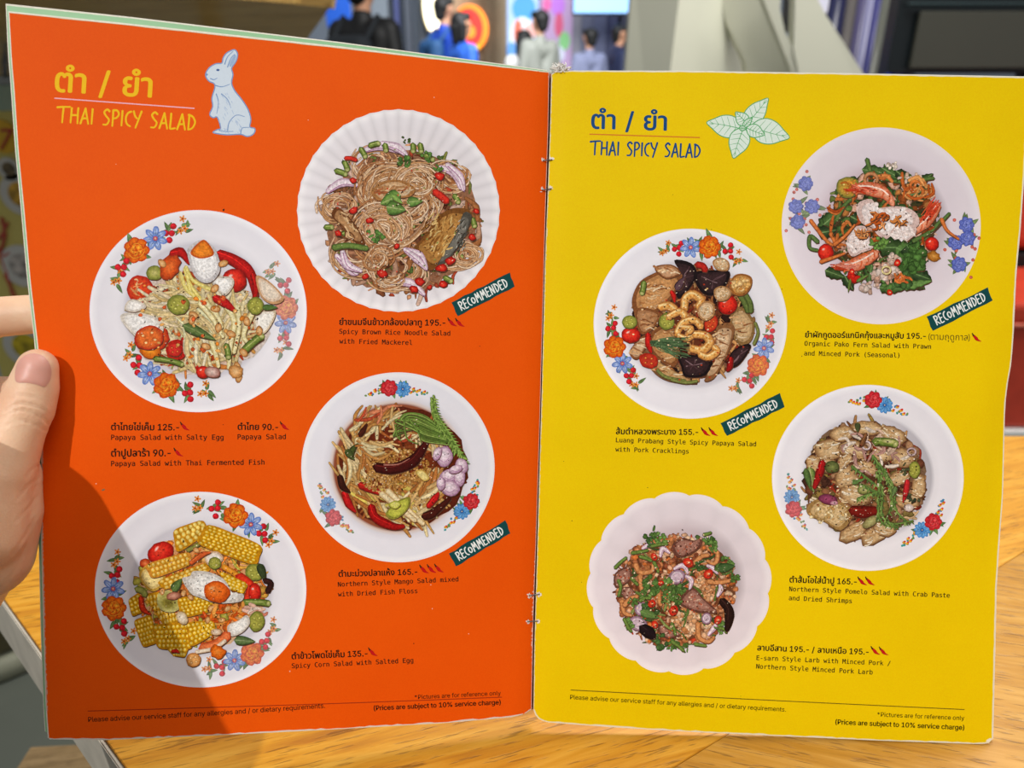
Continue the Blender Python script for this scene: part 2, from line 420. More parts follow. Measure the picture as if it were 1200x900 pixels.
# ------------------------------------------------------------------ lettering
FDIR = bpy.utils.system_resource('DATAFILES', path='fonts')
def font(fn):
    try: return bpy.data.fonts.load(os.path.join(FDIR, fn))
    except Exception: return None
F_SANS, F_MONO = font('Inter.woff2'), font('DejaVuSansMono.woff2')
def text_run(body, fnt):
    c = bpy.data.curves.new('t', 'FONT'); c.body = body; c.resolution_u = 3
    if fnt: c.font = fnt
    o = bpy.data.objects.new('t', c); COL.objects.link(o); bpy.context.view_layer.update()
    me = bpy.data.meshes.new_from_object(o.evaluated_get(bpy.context.evaluated_depsgraph_get()))
    V = np.array([v.co[:2] for v in me.vertices]).reshape(-1, 2); F = [tuple(p.vertices) for p in me.polygons]
    bpy.data.objects.remove(o); bpy.data.curves.remove(c); bpy.data.meshes.remove(me)
    return V, F
def text_mesh(body, fnt, bold):
    """Thai runs use Blender's own built-in font, Latin runs the given one"""
    runs = []
    for ch in body:
        th = '\u0e00' <= ch <= '\u0e7f'
        if runs and (runs[-1][0] == th or ch in ' '): runs[-1][1] += ch
        else: runs.append([th, ch])
    VV = []; FF = []; x = 0.0; n = 0
    for th, t in runs:
        lead = .42 if t.startswith(' ') else 0; trail = .42 if t.endswith(' ') else .04
        V, F = text_run(t.strip(), None if th else fnt)
        if not th and any(r[0] for r in runs): V = V * 1.3
        V[:, 0] += x + lead - V[:, 0].min(); x = V[:, 0].max() + trail
        kk = 0
        for dx, dy in (((-bold, 0), (bold, 0), (0, -bold * .7), (0, bold * .7)) if bold else ((0, 0),)):
            VV.append(np.c_[V + (dx, dy), np.full(len(V), kk)]); kk += 1; FF += [tuple(i + n for i in f) for f in F]; n += len(V)
    return np.vstack(VV), FF
def text_line(sd, body, A, B, col, fnt=None, bold=0.0, asp=1.0, name='lettering', bend=0.0):
    fnt = fnt or F_SANS; big = name == 'title_lettering'
    V, F = text_mesh(body, fnt, bold)
    A, B = np.array(A, float), np.array(B, float); d = B - A; Lg = np.linalg.norm(d)
    x0, x1 = V[:, 0].min(), V[:, 0].max(); k = Lg / (x1 - x0); d /= Lg; up = np.array([d[1], -d[0]])
    t = (V[:, 0] - x0) / (x1 - x0)
    P = A + np.outer((V[:, 0] - x0) * k, d) + np.outer(V[:, 1] * k * asp + bend * 4 * t * (1 - t), up)
    a = Art(sd); a.add(P, [L(col)] * len(P), F, 24e-6)
    a.H = list(24e-6 + 2.4e-6 * V[:, 2])
    return a.build(name, page_l if sd == 'L' else page_r, INK, None)
# hand-drawn capitals as strokes in a unit box (x right, y up)
HAND = {
 'T': (.62, [[(-.12, .93), (.3, .98), (.72, 1.0)], [(.3, .98), (.27, .5), (.26, 0)]]),
 'H': (.5, [[(.05, .95), (.04, .5), (.02, .02)], [(.46, .97), (.45, .5), (.46, 0)], [(.02, .5), (.45, .52)]]),
 'A': (.5, [[(0, 0), (.14, .5), (.27, .98)], [(.27, .98), (.38, .5), (.5, .0)], [(.1, .33), (.42, .36)]]),
 'I': (.14, [[(.08, .96), (.07, .5), (.06, .02)]]),
 'S': (.42, [[(.4, .86), (.24, .98), (.06, .8), (.2, .56), (.38, .34), (.26, .06), (.02, .04)]]),
 'P': (.42, [[(.06, .97), (.06, .5), (.05, -.04)], [(.04, .95), (.3, .95), (.42, .72), (.28, .5), (.06, .44)]]),
 'C': (.36, [[(.36, .94), (.14, .82), (.03, .5), (.12, .16), (.34, .02)]]),
 'Y': (.48, [[(0, .98), (.1, .68), (.25, .52)], [(.5, 1.0), (.36, .56), (.16, -.06)]]),
 'L': (.34, [[(.06, .97), (.05, .5), (.04, .05), (.2, .04), (.36, .08)]]),
 'D': (.46, [[(.08, .97), (.07, .5), (.05, .02)], [(.02, .95), (.3, .84), (.46, .5), (.3, .14), (.03, .03)]]),
 'R': (.46, [[(.06, .96), (.06, .5), (.04, 0)], [(.03, .95), (.3, .95), (.42, .74), (.28, .54), (.06, .48), (.28, .22), (.46, 0)]]),
 'E': (.4, [[(.4, .95), (.07, .93), (.05, .5), (.04, .03), (.4, .04)], [(.05, .5), (.34, .53)]]),
 'O': (.44, [[(.22, .72), (.04, .58), (.03, .28), (.2, .1), (.4, .3), (.38, .6), (.22, .72)]]),
 'M': (.6, [[(.02, 0), (.08, .5), (.13, .96)], [(.13, .96), (.3, .4)], [(.3, .4), (.48, .97)], [(.48, .97), (.53, .5), (.58, 0)]]),
 'N': (.5, [[(.04, 0), (.06, .5), (.08, .95)], [(.08, .95), (.4, .05)], [(.4, .05), (.44, .5), (.46, .98)]]),
}
def hand_line(pr, name, word, A, B, hgt, w, col, gap=.14):
    A, B = np.array(A, float), np.array(B, float); d = B - A; Lg = np.linalg.norm(d); d /= Lg; up = np.array([d[1], -d[0]])
    tot = sum((HAND[c][0] if c != ' ' else .34) + gap for c in word) - gap; k = Lg / tot; x = 0
    for c in word:
        if c == ' ': x += .34 + gap; continue
        wd, st = HAND[c]
        for q in st: pr.stroke(name + '*', [A + d * (x + u) * k + up * v * hgt for u, v in q], w, col, w1=w * .8, k=5)
        x += wd + gap
def flat(sd, base=22e-6, seed=1): return Print(sd, 0, 0, 1.0, seed, base)
INKB = '#23180f'
# titles
text_line('L', 'ตำ / ยำ', (63.5, 107), (178, 114), '#f3c012', bold=.022, asp=1.02, name='title_lettering')
text_line('R', 'ตำ / ยำ', (692.5, 150.5), (781.5, 152.8), '#174a80', bold=.022, asp=1.0, name='title_lettering')
p = flat('L'); p.stroke('title_rule*', [(64, 115), (227.7, 127)], 1.3, '#f2b9c4')
hand_line(p, 'title_lettering', 'THAI SPICY SALAD', (68, 143.5), (228, 153), 19, 2.5, '#f3c012')
p.stroke('footer_rule*', [(103, 833.3), (250, 829), (420, 823.5), (588, 817)], 1.0, '#a03010')
# rabbit, in the frame of a three-fold enlarged crop
p.x0, p.y0, p.sc = 0, 0, 3.0
p.poly('rabbit_drawing', [(724, 256), (738, 236), (760, 224), (780, 222), (784, 205), (795, 188), (812, 178), (826, 175), (835, 190), (830, 215), (814, 240), (819, 262), (814, 292), (826, 320), (850, 350), (872, 385), (882, 420), (878, 446), (896, 452), (892, 470), (870, 480), (846, 472), (800, 474), (766, 470), (748, 465), (766, 455), (776, 450), (764, 412), (750, 414), (737, 402), (748, 375), (745, 345), (755, 310), (753, 294), (736, 286), (725, 272)], '#d3e0ec', k=3)
RB = '#7d9cc8'
out = [(724, 256), (738, 236), (760, 224), (780, 222), (784, 205), (795, 188), (812, 178), (826, 175), (835, 190), (830, 215), (814, 240), (819, 262), (814, 292), (826, 320), (850, 350), (872, 385), (882, 420), (878, 446), (896, 452), (892, 470), (870, 480), (846, 472), (800, 474), (766, 470), (748, 465), (766, 455), (776, 450), (764, 412), (750, 414), (737, 402), (748, 375), (745, 345), (755, 310), (753, 294), (736, 286), (725, 272)]
p.stroke('+', out, 4, RB, closed=True, k=3)
for q in ([(800, 236), (812, 205), (826, 190)], [(790, 226), (800, 200), (820, 180)], [(760, 330), (768, 360), (762, 400)], [(778, 330), (800, 350), (812, 380)], [(800, 460), (806, 430), (830, 405), (860, 410)], [(846, 470), (852, 450), (876, 448)], [(756, 300), (780, 305), (808, 296)], [(740, 276), (752, 280), (764, 274)], [(770, 458), (790, 462), (820, 462)]): p.stroke('+', q, 4, RB, w1=2)
p.poly('+', [(806, 230), (814, 208), (826, 192), (830, 200), (824, 218), (812, 234)], '#9db6d8')
p.blob('+', 766, 246, 6, 4, 0, '#3f5f96'); p.blob('+', 727, 262, 4, 4, 0, RB)
rr = random.Random(5)
for _ in range(60):
    x, y = rr.uniform(755, 872), rr.uniform(300, 465)
    if x < 790 + (y - 300) * .45 and x > 762: p.stroke('+', [(x, y), (x + rr.uniform(4, 9), y + rr.uniform(6, 12))], 2.4, '#a9bfdc', w1=1, k=2)
p.build(page_l, INK, {'rabbit_drawing': 'pale blue sitting rabbit drawing'})
p = flat('R'); p.stroke('title_rule*', [(691, 157.2), (820, 161.2)], 1.3, '#d67a26')
hand_line(p, 'title_lettering', 'THAI SPICY SALAD', (693, 181.5), (820, 185), 16.5, 2.3, '#174a80')
p.stroke('footer_rule*', [(669, 808.6), (800, 815.5), (960, 823.5), (1130, 831.5)], 1.0, '#6a5a10')
p.x0, p.y0, p.sc = 640, 90, 4.0
GLN = '#58a868'
def sketch_leaf(base, tipp, wd, first=False):
    (x0, y0), (x1, y1) = base, tipp; Lg = math.hypot(x1 - x0, y1 - y0); a = math.degrees(math.atan2(y1 - y0, x1 - x0))
    ca, sa = math.cos(math.radians(a)), math.sin(math.radians(a)); T = lambda u, v: (x0 + u * ca - v * sa, y0 + u * sa + v * ca)
    up = [(0, .06), (.15, .36), (.35, .5), (.6, .44), (.82, .22), (1, 0)]
    o = [T(u * Lg, v * wd) for u, v in up] + [T(u * Lg, -v * wd) for u, v in up[-2::-1]]
    p.poly('mint_drawing' if first else '+', o, '#dcecdf', k=3); p.stroke('+', o, 4.2, GLN, closed=True, k=3)
    p.stroke('+', [T(0, 0), T(Lg * .5, wd * .03), T(Lg * .95, 0)], 4, GLN, w1=1.5)
    for t in (.18, .34, .5, .66, .8):
        for sg in (1, -1):
            ww = np.interp(t + .12, [u for u, v in up], [v for u, v in up]) * wd * .9
            p.stroke('+', [T(t * Lg, 0), T((t + .07) * Lg, sg * ww * .55), T((t + .13) * Lg, sg * ww)], 2.6, GLN, w1=1.2, k=3)
sketch_leaf((920, 245), (752, 214), 105, True); sketch_leaf((930, 232), (1041, 100), 88); sketch_leaf((960, 235), (1141, 285), 118)
sketch_leaf((925, 240), (878, 382), 96); sketch_leaf((945, 225), (888, 165), 60); sketch_leaf((940, 240), (1024, 272), 62); sketch_leaf((925, 235), (966, 190), 30); sketch_leaf((905, 240), (940, 242), 24)
p.build(page_r, INK, {'mint_drawing': 'white and green mint sprig drawing'})
# dish captions: (side, Thai line, start, end, [English lines with start, end])
CAP = [
 ('L', 'ยำขนมจีนข้าวกล้องปลาทู 195.-', (397.5, 380.6), (522, 381.6), [('Spicy Brown Rice Noodle Salad', (397.5, 391), (527.6, 393.3)), ('with Fried Mackerel', (397.5, 402.4), (483, 404.2))]),
 ('L', 'ตำไทยไข่เค็ม 125.-', (130, 504), (210, 504.3), [('Papaya Salad with Salty Egg', (130.2, 515.5), (262, 515.3))]),
 ('L', 'ตำไทย 90.-', (278.4, 503.6), (326, 504), [('Papaya Salad', (278.4, 514.8), (335, 514.5))]),
 ('L', 'ตำปูปลาร้า 90.-', (130, 535), (200, 534.6), [('Papaya Salad with Thai Fermented Fish', (130.2, 546.3), (310, 544.4))]),
 ('L', 'ตำมะม่วงปลาแห้ง 165.-', (396.7, 676), (489.3, 673.2), [('Northern Style Mango Salad mixed', (396, 687.5), (537.3, 681.2)), ('with Dried Fish Floss', (396, 699), (489.3, 695))]),
 ('L', 'ตำข้าวโพดไข่เค็ม 135.-', (341.7, 772.5), (431, 769), [('Spicy Corn Salad with Salted Egg', (342, 783), (484.5, 776.4))]),
 ('R', 'ยำผักกูดออร์แกนิคกุ้งและหมูสับ 195.-', (943.3, 395.4), (1085, 397), [('Organic Pako Fern Salad with Prawn', (942.7, 405), (1091, 408.7)), ('and Minced Pork (Seasonal)', (942.3, 416.5), (1054, 419))]),
 ('R', 'ส้มตำหลวงพระบาง 155.-', (721.7, 508.8), (818.3, 509.6), [('Luang Prabang Style Spicy Papaya Salad', (721.7, 518.2), (886, 523)), ('with Pork Cracklings', (721, 529), (807, 531.5))]),
 ('R', 'ตำส้มโอใส่น้ำปู 165.-', (925, 682.5), (1004, 685), [('Northern Style Pomelo Salad with Crab Paste', (924.7, 692.7), (1113, 700.4)), ('and Dried Shrimps', (924.3, 703.3), (998.3, 706.9))]),
 ('R', 'ลาบอีสาน 195.- / ลาบเหนือ 195.-', (887.3, 762.2), (1018, 767.2), [('E-sarn Style Larb with Minced Pork /', (886.4, 773.4), (1043.6, 780)), ('Northern Style Minced Pork Larb', (886, 783.4), (1022.6, 790.4))]),
]
for sd, th, A, B, en in CAP:
    text_line(sd, th, A, B, INKB, bold=.03, asp=1.04, name='price_lettering')
    for s_, a, b in en: text_line(sd, s_, a, b, '#24170f', F_MONO, bold=.014, name='caption_lettering')
text_line('R', '(ตามฤดูกาล)', (1088, 398), (1136.5, 399), '#4a3c14', asp=1.05, name='caption_lettering')
FT = 'Please advise our service staff for any allergies and / or dietary requirements.'
text_line('L', FT, (103.5, 846), (381, 829.5), '#33180a', bold=.008, name='footer_lettering', bend=-1.0)
text_line('L', '*Pictures are for reference only', (486, 819.5), (587, 814.5), '#33180a', bold=.008, name='footer_lettering')
text_line('L', '(Prices are subject to 10% service charge)', (438, 832.5), (587, 825.5), '#2a140a', bold=.022, name='footer_lettering')
text_line('R', FT, (668, 819.3), (921, 834), '#332a06', bold=.008, name='footer_lettering')
text_line('R', '*Pictures are for reference only', (1028, 839.6), (1130, 844), '#332a06', bold=.008, name='footer_lettering')
text_line('R', '(Prices are subject to 10% service charge)', (978.8, 848.6), (1130, 855.4), '#2b2306', bold=.022, name='footer_lettering')
# chilli marks behind the prices
def chili_marks(sd, pts):
    for x, y in pts:
        p = flat(sd)
        p.stroke('chili_mark', [(x - 4.3, y - 3.4), (x - 1.5, y - .6), (x + 1, y + 2.2), (x + 5.5, y + 4.2)], 2.0, '#c8161a', '#a01014', w1=.3, wm=4.0)
        p.stroke('+', [(x - 5.2, y - 5.6), (x - 4.6, y - 4.2), (x - 3.4, y - 2.6)], 1.1, '#3a2a12', w1=1.8)
        p.build(page_l if sd == 'L' else page_r, INK)
chili_marks('L', [(530, 378), (539, 378.5), (216.5, 500), (333.5, 499.5), (209, 530.5), (497, 667.5), (505.8, 667), (514.5, 666.5), (437, 764.5)])
chili_marks('R', [(1144.5, 396), (827, 506.5), (836, 506.5), (1010.5, 681.5), (1019.5, 681.5), (1026, 763), (1035.5, 763.5)])
# torn-edged teal badges
def badge(sd, q):
    p = flat(sd, 90e-6, seed=int(q[0][0])); q = [np.array(a, float) for a in q]; pts = []
    for i in range(4):
        a, b = q[i], q[(i + 1) % 4]; n = 9 if i % 2 == 0 else 3; nrm = np.array([-(b - a)[1], (b - a)[0]]); nrm /= np.linalg.norm(nrm)
        for k in range(n): pts.append(a + (b - a) * k / n + nrm * (p.r.uniform(-.8, .8) if k else 0))
    p.poly('recommended_badge', pts, '#14494a', smooth=False)
    tl, tr, br, bl = q; A = tl * .2 + bl * .8; B = tr * .2 + br * .8; d = (B - A)
    hand_line(p, 'badge_lettering', 'RECOMMENDED', A + d * .09, B - d * .09, np.linalg.norm(bl - tl) * .62, 1.55, '#eef3f0', gap=.16)
    p.build(page_l if sd == 'L' else page_r, INK, {'recommended_badge': 'dark teal torn-edged badge'})
cr = lambda x0, y0, s, P: [(x0 + x / s, y0 + y / s) for x, y in P]
badge('L', cr(330, 100, 2.813, [(560, 716), (753, 617), (768, 663), (581, 761)]))
badge('L', cr(330, 420, 3, [(588, 686), (786, 569), (804, 615), (613, 731)]))
badge('R', cr(890, 130, 3, [(588, 723), (803, 620), (820, 666), (610, 773)]))
badge('R', cr(670, 250, 3, [(523, 738), (732, 632), (748, 681), (546, 782)]))
# worn white edges, staples, torn tape, specks
p = flat('L', base=15e-6, seed=4)
def worn(p, pts, w, col, seg=60, lo=.2, name='worn_edge*'):
    P = resample(pts, seg); n = len(P); T = np.gradient(P, axis=0); T /= np.linalg.norm(T, axis=1)[:, None]; N = np.c_[-T[:, 1], T[:, 0]]
    W = np.array([w * p.r.uniform(lo, 1) for _ in range(n)]); V = np.vstack([P - N * .4, P + N * W[:, None]])
    p.put(name, V, [col] * (2 * n), [(i, i + 1, n + i + 1, n + i) for i in range(n - 1)])
worn(p, L_TOP, .6, '#d8cfae', lo=.2)
worn(p, [(55, 833), (52, 740), (49.6, 640), (49.5, 500)], 1.7, '#d8a592', seg=260, lo=.0)
worn(p, L_BOT[::-1], 1.8, '#dccfc2', seg=90, lo=.2); worn(p, L_RIGHT, 1.9, '#eec2b2', seg=420, lo=.0)
for _ in range(26):
    x, y = p.r.uniform(80, 600), p.r.uniform(90, 800); p.blob('speck*', x, y, p.r.uniform(.4, .8), None, 0, '#f4c9b0' if p.r.random() < .6 else '#7a2808', n=6)
p.blob('speck*', 262, 246, 1.2, 1.6, 20, '#3a1808', n=7); p.blob('speck*', 121, 574, 2.2, 1.1, -20, '#8a6a48', n=7)
p.build(page_l, INK)
p = flat('R', base=15e-6, seed=9)
worn(p, R_TOP, 1.0, '#e9e2c8', lo=.3, seg=90); worn(p, R_RIGHT, 1.2, '#e9e0c6', lo=.5, seg=90); worn(p, R_BOT[::-1], 1.7, '#e9e0c6', lo=.3, seg=90)
worn(p, R_LEFT[::-1], 1.1, '#e9dfb4', lo=0, seg=300)
p.blob('worn_edge*', 1159, 867.5, 4, 2.0, -30, '#efe8d8', '#efe8d8', '#e8d890')
for _ in range(22):
    p.blob('speck*', p.r.uniform(650, 1150), p.r.uniform(110, 830), p.r.uniform(.4, .7), None, 0, '#5a4a10', n=6)
p.build(page_r, INK)
def staple(y, xl, xr, yl):
    a = on_page([(xl, yl)], 'L', 0.0005)[0]; b = on_page([(xr, y)], 'R', 0.0005)[0]; m_ = (a + b) / 2 + PG['R'][2] * -0.0002
    V = []; F = []
    a2 = a - PG['L'][2] * .0012; b2 = b - PG['R'][2] * .0012
    for q, r in (((a2, a), .00026), ((a, m_), .00026), ((m_, b), .00026), ((b, b2), .00026)): rcone(V, F, q[0], q[1], r, r, 8, 3)
    mesh_obj('staple', V, F, M_STEEL, menu, True)
    for sd, x in (('L', xl), ('R', xr)):
        p = flat(sd, base=60e-6, seed=int(y)); yy = yl if sd == 'L' else y
        for _ in range(6): p.blob('torn_hole' if _ == 0 else '+', x + p.r.uniform(-2, 2), yy + p.r.uniform(-2, 2.4), p.r.uniform(.9, 2.0), p.r.uniform(.5, 1.1), p.r.uniform(0, 180), '#efe6de', n=7, j=.3)
        p.build(page_l if sd == 'L' else page_r, INK)
for y, xl, xr, yl in ((187, 637, 646.5, 188), (221, 636, 645.5, 222.5), (696.5, 620.5, 632, 698), (728, 618.5, 630, 728.5)): staple(y, xl, xr, yl)
def tape():
    r = random.Random(8); V = []; F = []
    for k in range(26):
        x0 = r.uniform(648, 664); P = [np.array([x0, 84.5])]; an = r.uniform(-2.4, -.7); y = 84.5
        for _ in range(4): an += r.uniform(-.9, .9); P.append(P[-1] + np.array([math.cos(an) * 3.6, -abs(math.sin(an)) * 3.0]))
        P = [np.array([min(max(q[0], 645), 669), max(q[1], 71)]) for q in P]
        Q = [on_page([q], 'R', r.uniform(-.002, .001))[0] for q in P]
        for a, b in zip(Q[:-1], Q[1:]): rcone(V, F, a, b, .00022, .00018, 5, 2)
    # crumpled film between the strands
    o = len(V); n = 9
    for i in range(n):
        for j in range(4):
            x = 649 + 17 * i / (n - 1); y = 85 - (j / 3) * 11 * math.sin(math.pi * (i + .7) / (n + .4)); V.append(on_page([(x + r.uniform(-.8, .8), y)], 'R', r.uniform(-.0015, .0008))[0])
    for i in range(n - 1):
        for j in range(3): a = o + i * 4 + j; F.append((a, a + 4, a + 5, a + 1))
    t = mesh_obj('torn_tape', V, F, M_TORN, menu); t['label'] = 'frayed white tape tuft'
tape()
# ------------------------------------------------------------------ printed dish photographs
class Dish(Print):
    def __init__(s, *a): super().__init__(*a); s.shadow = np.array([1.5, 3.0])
    def tone(s, c):
        r, g, b = c
        if g > r * 1.05 and g > b: r, g, b = r + (g - r) * .26, g * .84, b + (g - b) * .05
        return (r, g, b)
    def fill(s, x, y, rx, ry, n, cols, size):
        for _ in range(n):
            a = s.r.uniform(0, 6.283); q = math.sqrt(s.r.random()); px, py = x + rx * q * math.cos(a), y + ry * q * math.sin(a); c = s.r.choice(cols); f = s.r.uniform(.7, 1.2); z = size * s.r.uniform(.5, 1.3)
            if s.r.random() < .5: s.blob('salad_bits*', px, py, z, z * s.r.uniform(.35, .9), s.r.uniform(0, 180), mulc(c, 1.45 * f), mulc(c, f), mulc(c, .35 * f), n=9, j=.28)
            else:
                t = s.r.uniform(0, 6.283); u = np.array([math.cos(t), math.sin(t)]) * z * 1.6; v = np.array([-u[1], u[0]]) * s.r.uniform(-.5, .5); p0 = np.array([px, py])
                s.stroke('salad_bits*', [p0 - u, p0 + v, p0 + u], z * .5, mulc(c, 1.2 * f), mulc(c, .35 * f), w1=z * .3, wm=z * .75, k=3)
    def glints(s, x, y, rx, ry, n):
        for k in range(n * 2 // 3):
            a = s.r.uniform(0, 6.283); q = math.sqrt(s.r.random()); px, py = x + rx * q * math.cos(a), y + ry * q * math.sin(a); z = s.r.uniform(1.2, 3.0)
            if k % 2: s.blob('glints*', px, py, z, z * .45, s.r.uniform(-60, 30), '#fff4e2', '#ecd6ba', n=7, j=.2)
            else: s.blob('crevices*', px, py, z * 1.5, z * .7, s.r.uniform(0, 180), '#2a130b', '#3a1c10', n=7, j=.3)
    def inside(s, x, y, q):
        dx, dy = (x - s.c[0]) / s.rx, (y - s.c[1]) / s.ry; r = math.hypot(dx, dy); k = min(1, q / r) if r else 1
        return s.c[0] + dx * k * s.rx, s.c[1] + dy * k * s.ry
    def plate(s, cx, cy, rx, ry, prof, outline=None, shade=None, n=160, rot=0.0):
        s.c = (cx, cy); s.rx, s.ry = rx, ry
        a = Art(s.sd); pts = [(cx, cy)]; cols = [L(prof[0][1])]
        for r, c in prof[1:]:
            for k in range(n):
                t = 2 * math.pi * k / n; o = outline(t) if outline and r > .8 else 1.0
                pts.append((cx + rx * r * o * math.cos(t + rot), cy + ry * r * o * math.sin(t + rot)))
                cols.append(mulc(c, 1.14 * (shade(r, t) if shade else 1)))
        F = [(0, 1 + k, 1 + (k + 1) % n) for k in range(n)]
        for i in range(len(prof) - 2):
            for k in range(n):
                b = (k + 1) % n; F.append((1 + i * n + k, 1 + (i + 1) * n + k, 1 + (i + 1) * n + b, 1 + i * n + b))
        a.add(s.px(pts), cols, F, 20e-6); s.base_art = a
    def done(s, label):
        o = s.base_art.build('dish_photo', menu, PLATE, label); gl = [q for q in s.items if q[0] == 'gloss_streak']; s.items = [q for q in s.items if q[0] != 'gloss_streak']; s.build(o, FOOD, stuff=True)
        return o
    # --- garnish
    def tomato(s, x, y, r, ry=None, rot=0, name='tomato'):
        ry = ry or r; s.blob(name, x, y, r, ry, rot, '#f04a30', '#dc2a1c', '#8c120e', n=18, j=.04, hx=-r * .15, hy=-ry * .2)
        s.blob('+', x - r * .3, y - ry * .35, r * .26, ry * .16, rot - 30, '#fff0e6', '#f8a090', '#e4402c', n=10)
    def halved(s, x, y, r, ry=None, rot=0, name='tomato_half', cut='#e2481f', rim='#b01c12', seed='#f0a848'):
        ry = ry or r; s.blob(name, x, y, r, ry, rot, cut, mulc(cut, .95), rim, n=18, j=.05); ca, sa = math.cos(math.radians(rot)), math.sin(math.radians(rot))
        for k in range(4):
            a = k * math.pi / 2 + .6; u, v = r * .45 * math.cos(a), ry * .45 * math.sin(a)
            s.blob('+', x + u * ca - v * sa, y + u * sa + v * ca, r * .26, ry * .2, rot + k * 90 + 30, mulc(cut, 1.25), mulc(cut, .8), mulc(cut, .7), n=9, j=.15)
            s.blob('+', x + u * ca - v * sa, y + u * sa + v * ca, r * .09, r * .07, 0, seed, n=6)
    def green_half(s, x, y, r, ry=None, rot=0): s.halved(x, y, r, ry, rot, 'green_tomato', '#a8b83c', '#5c7a1e', '#dfe07a')
    def chili(s, pts, w, c='#c81c14', name='chili', w1=None):
        s.stroke(name, pts, w * .8, c, mulc(c, .4), w1=w * .25 if w1 is None else w1, wm=w)
        q = np.array(pts, float); s.stroke('+', [a + np.array([-w * .08, -w * .16]) for a in q[:-1]] if len(q) > 2 else list(q), w * .12, mulc(c, 2.4), mulc(c, 1.3), w1=w * .04)
    def ring(s, name, x, y, r, ry, rot, w, c, ce, arc=(0, 360)):
        ca, sa = math.cos(math.radians(rot)), math.sin(math.radians(rot)); P = []
        full = arc[1] - arc[0] >= 360; n = 12
        for k in range(n if full else n + 1):
            a = math.radians(arc[0] + (arc[1] - arc[0]) * k / n); u, v = r * math.cos(a), ry * math.sin(a); P.append((x + u * ca - v * sa, y + u * sa + v * ca))
        s.stroke(name, P, w, c, ce, k=3, closed=full)
    def slice_ring(s, x, y, r, c='#d8261a', name='chili_ring*'):
        s.blob(name, x, y, r, r * .8, s.r.uniform(0, 180), mulc(c, 1.3), c, mulc(c, .55), n=12); s.blob(name, x, y, r * .5, r * .4, 0, '#f0a070', '#e86840', c, n=9)
        s.blob(name, x + r * .15, y, r * .16, r * .12, 0, '#fbe6b8', n=6)
    def bean(s, x, y, Lg, w, rot, name='green_bean'):
        a = math.radians(rot); d = np.array([math.cos(a), math.sin(a)]) * Lg / 2; c = np.array([x, y], float)
        s.stroke(name, [c - d, c + d * .1 + np.array([d[1], -d[0]]) * .08, c + d], w, '#6d9c34', '#2c4a12', k=4); nn = name if name.endswith('*') else '+'
        s.blob(nn, *(c + d), w * .38, w * .46, rot, '#c8d88a', '#9cba58', '#4a6a20', n=9)
        s.stroke(nn, [c - d * .8 + (0, -w * .18), c + d * .6 + (0, -w * .18)], w * .14, '#a8cc68', k=2)
    def cilantro(s, x, y, r, name='coriander', n=11, c='#3c8a30'):
        for k in range(n):
            a = s.r.uniform(0, 6.28); d = r * math.sqrt(s.r.random()) * .85; f = s.r.uniform(.6, 1.25)
            s.blob(name if k == 0 else '+', x + d * math.cos(a), y + d * math.sin(a), r * s.r.uniform(.22, .42), r * s.r.uniform(.16, .3), s.r.uniform(0, 180), mulc(c, 1.35 * f), mulc(c, f), mulc(c, .38 * f), n=11, j=.32)
    def onion(s, pts, w, name='shallot'):
        s.stroke(name, pts, w * .5, '#eedfe6', '#b48aa6', w1=w * .4, wm=w); s.stroke('+', [np.array(p_) + (w * .1, w * .22) for p_ in pts], w * .12, '#b07aa0', w1=w * .06)
    def mince(s, x, y, rx, ry, n, cols, size, name='minced_pork*'):
        for _ in range(n):
            a = s.r.uniform(0, 6.28); d = math.sqrt(s.r.random()); c = s.r.choice(cols); f = s.r.uniform(.75, 1.15); z = size * s.r.uniform(.6, 1.3)
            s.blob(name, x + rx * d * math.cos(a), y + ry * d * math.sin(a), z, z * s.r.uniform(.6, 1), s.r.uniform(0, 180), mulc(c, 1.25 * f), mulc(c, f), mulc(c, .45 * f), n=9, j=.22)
    def shreds(s, name, x, y, rx, ry, n, Lg, w, cols, ang=None, spread=30, curve=.25, dark=.5):
        for _ in range(n):
            a = s.r.uniform(0, 6.28); d = math.sqrt(s.r.random()); px, py = x + rx * d * math.cos(a), y + ry * d * math.sin(a)
            t = math.radians((s.r.uniform(0, 360) if ang is None else ang + s.r.gauss(0, spread))); l = Lg * s.r.uniform(.6, 1.25); u = np.array([math.cos(t), math.sin(t)]); v = np.array([-u[1], u[0]]) * l * s.r.uniform(-curve, curve)
            c = s.r.choice(cols); f = s.r.uniform(.82, 1.12); c0 = np.array([px, py]); ww = w * s.r.uniform(.7, 1.25)
            s.stroke(name, [c0 - u * l / 2, c0 + v, c0 + u * l / 2], ww * .7, mulc(c, f), mulc(c, dark * f), w1=ww * .5, wm=ww, k=4)
    def noodle(s, name, x, y, rx, ry, rot, a0, a1, w, c, ce, wob=.06):
        P = []; n = max(4, int(abs(a1 - a0) / 32)); ca, sa = math.cos(math.radians(rot)), math.sin(math.radians(rot))
        for k in range(n + 1):
            a = math.radians(a0 + (a1 - a0) * k / n); q = 1 + s.r.uniform(-wob, wob); u, v = rx * q * math.cos(a), ry * q * math.sin(a); P.append((x + u * ca - v * sa, y + u * sa + v * ca))
        s.stroke(name, P, w, c, ce, k=4, w1=w * .8)
    def peanut(s, x, y, r, rot=0, name='peanut*'): s.blob(name, x, y, r, r * .68, rot, '#f0c890', '#d89c5c', '#8a5020', n=10)
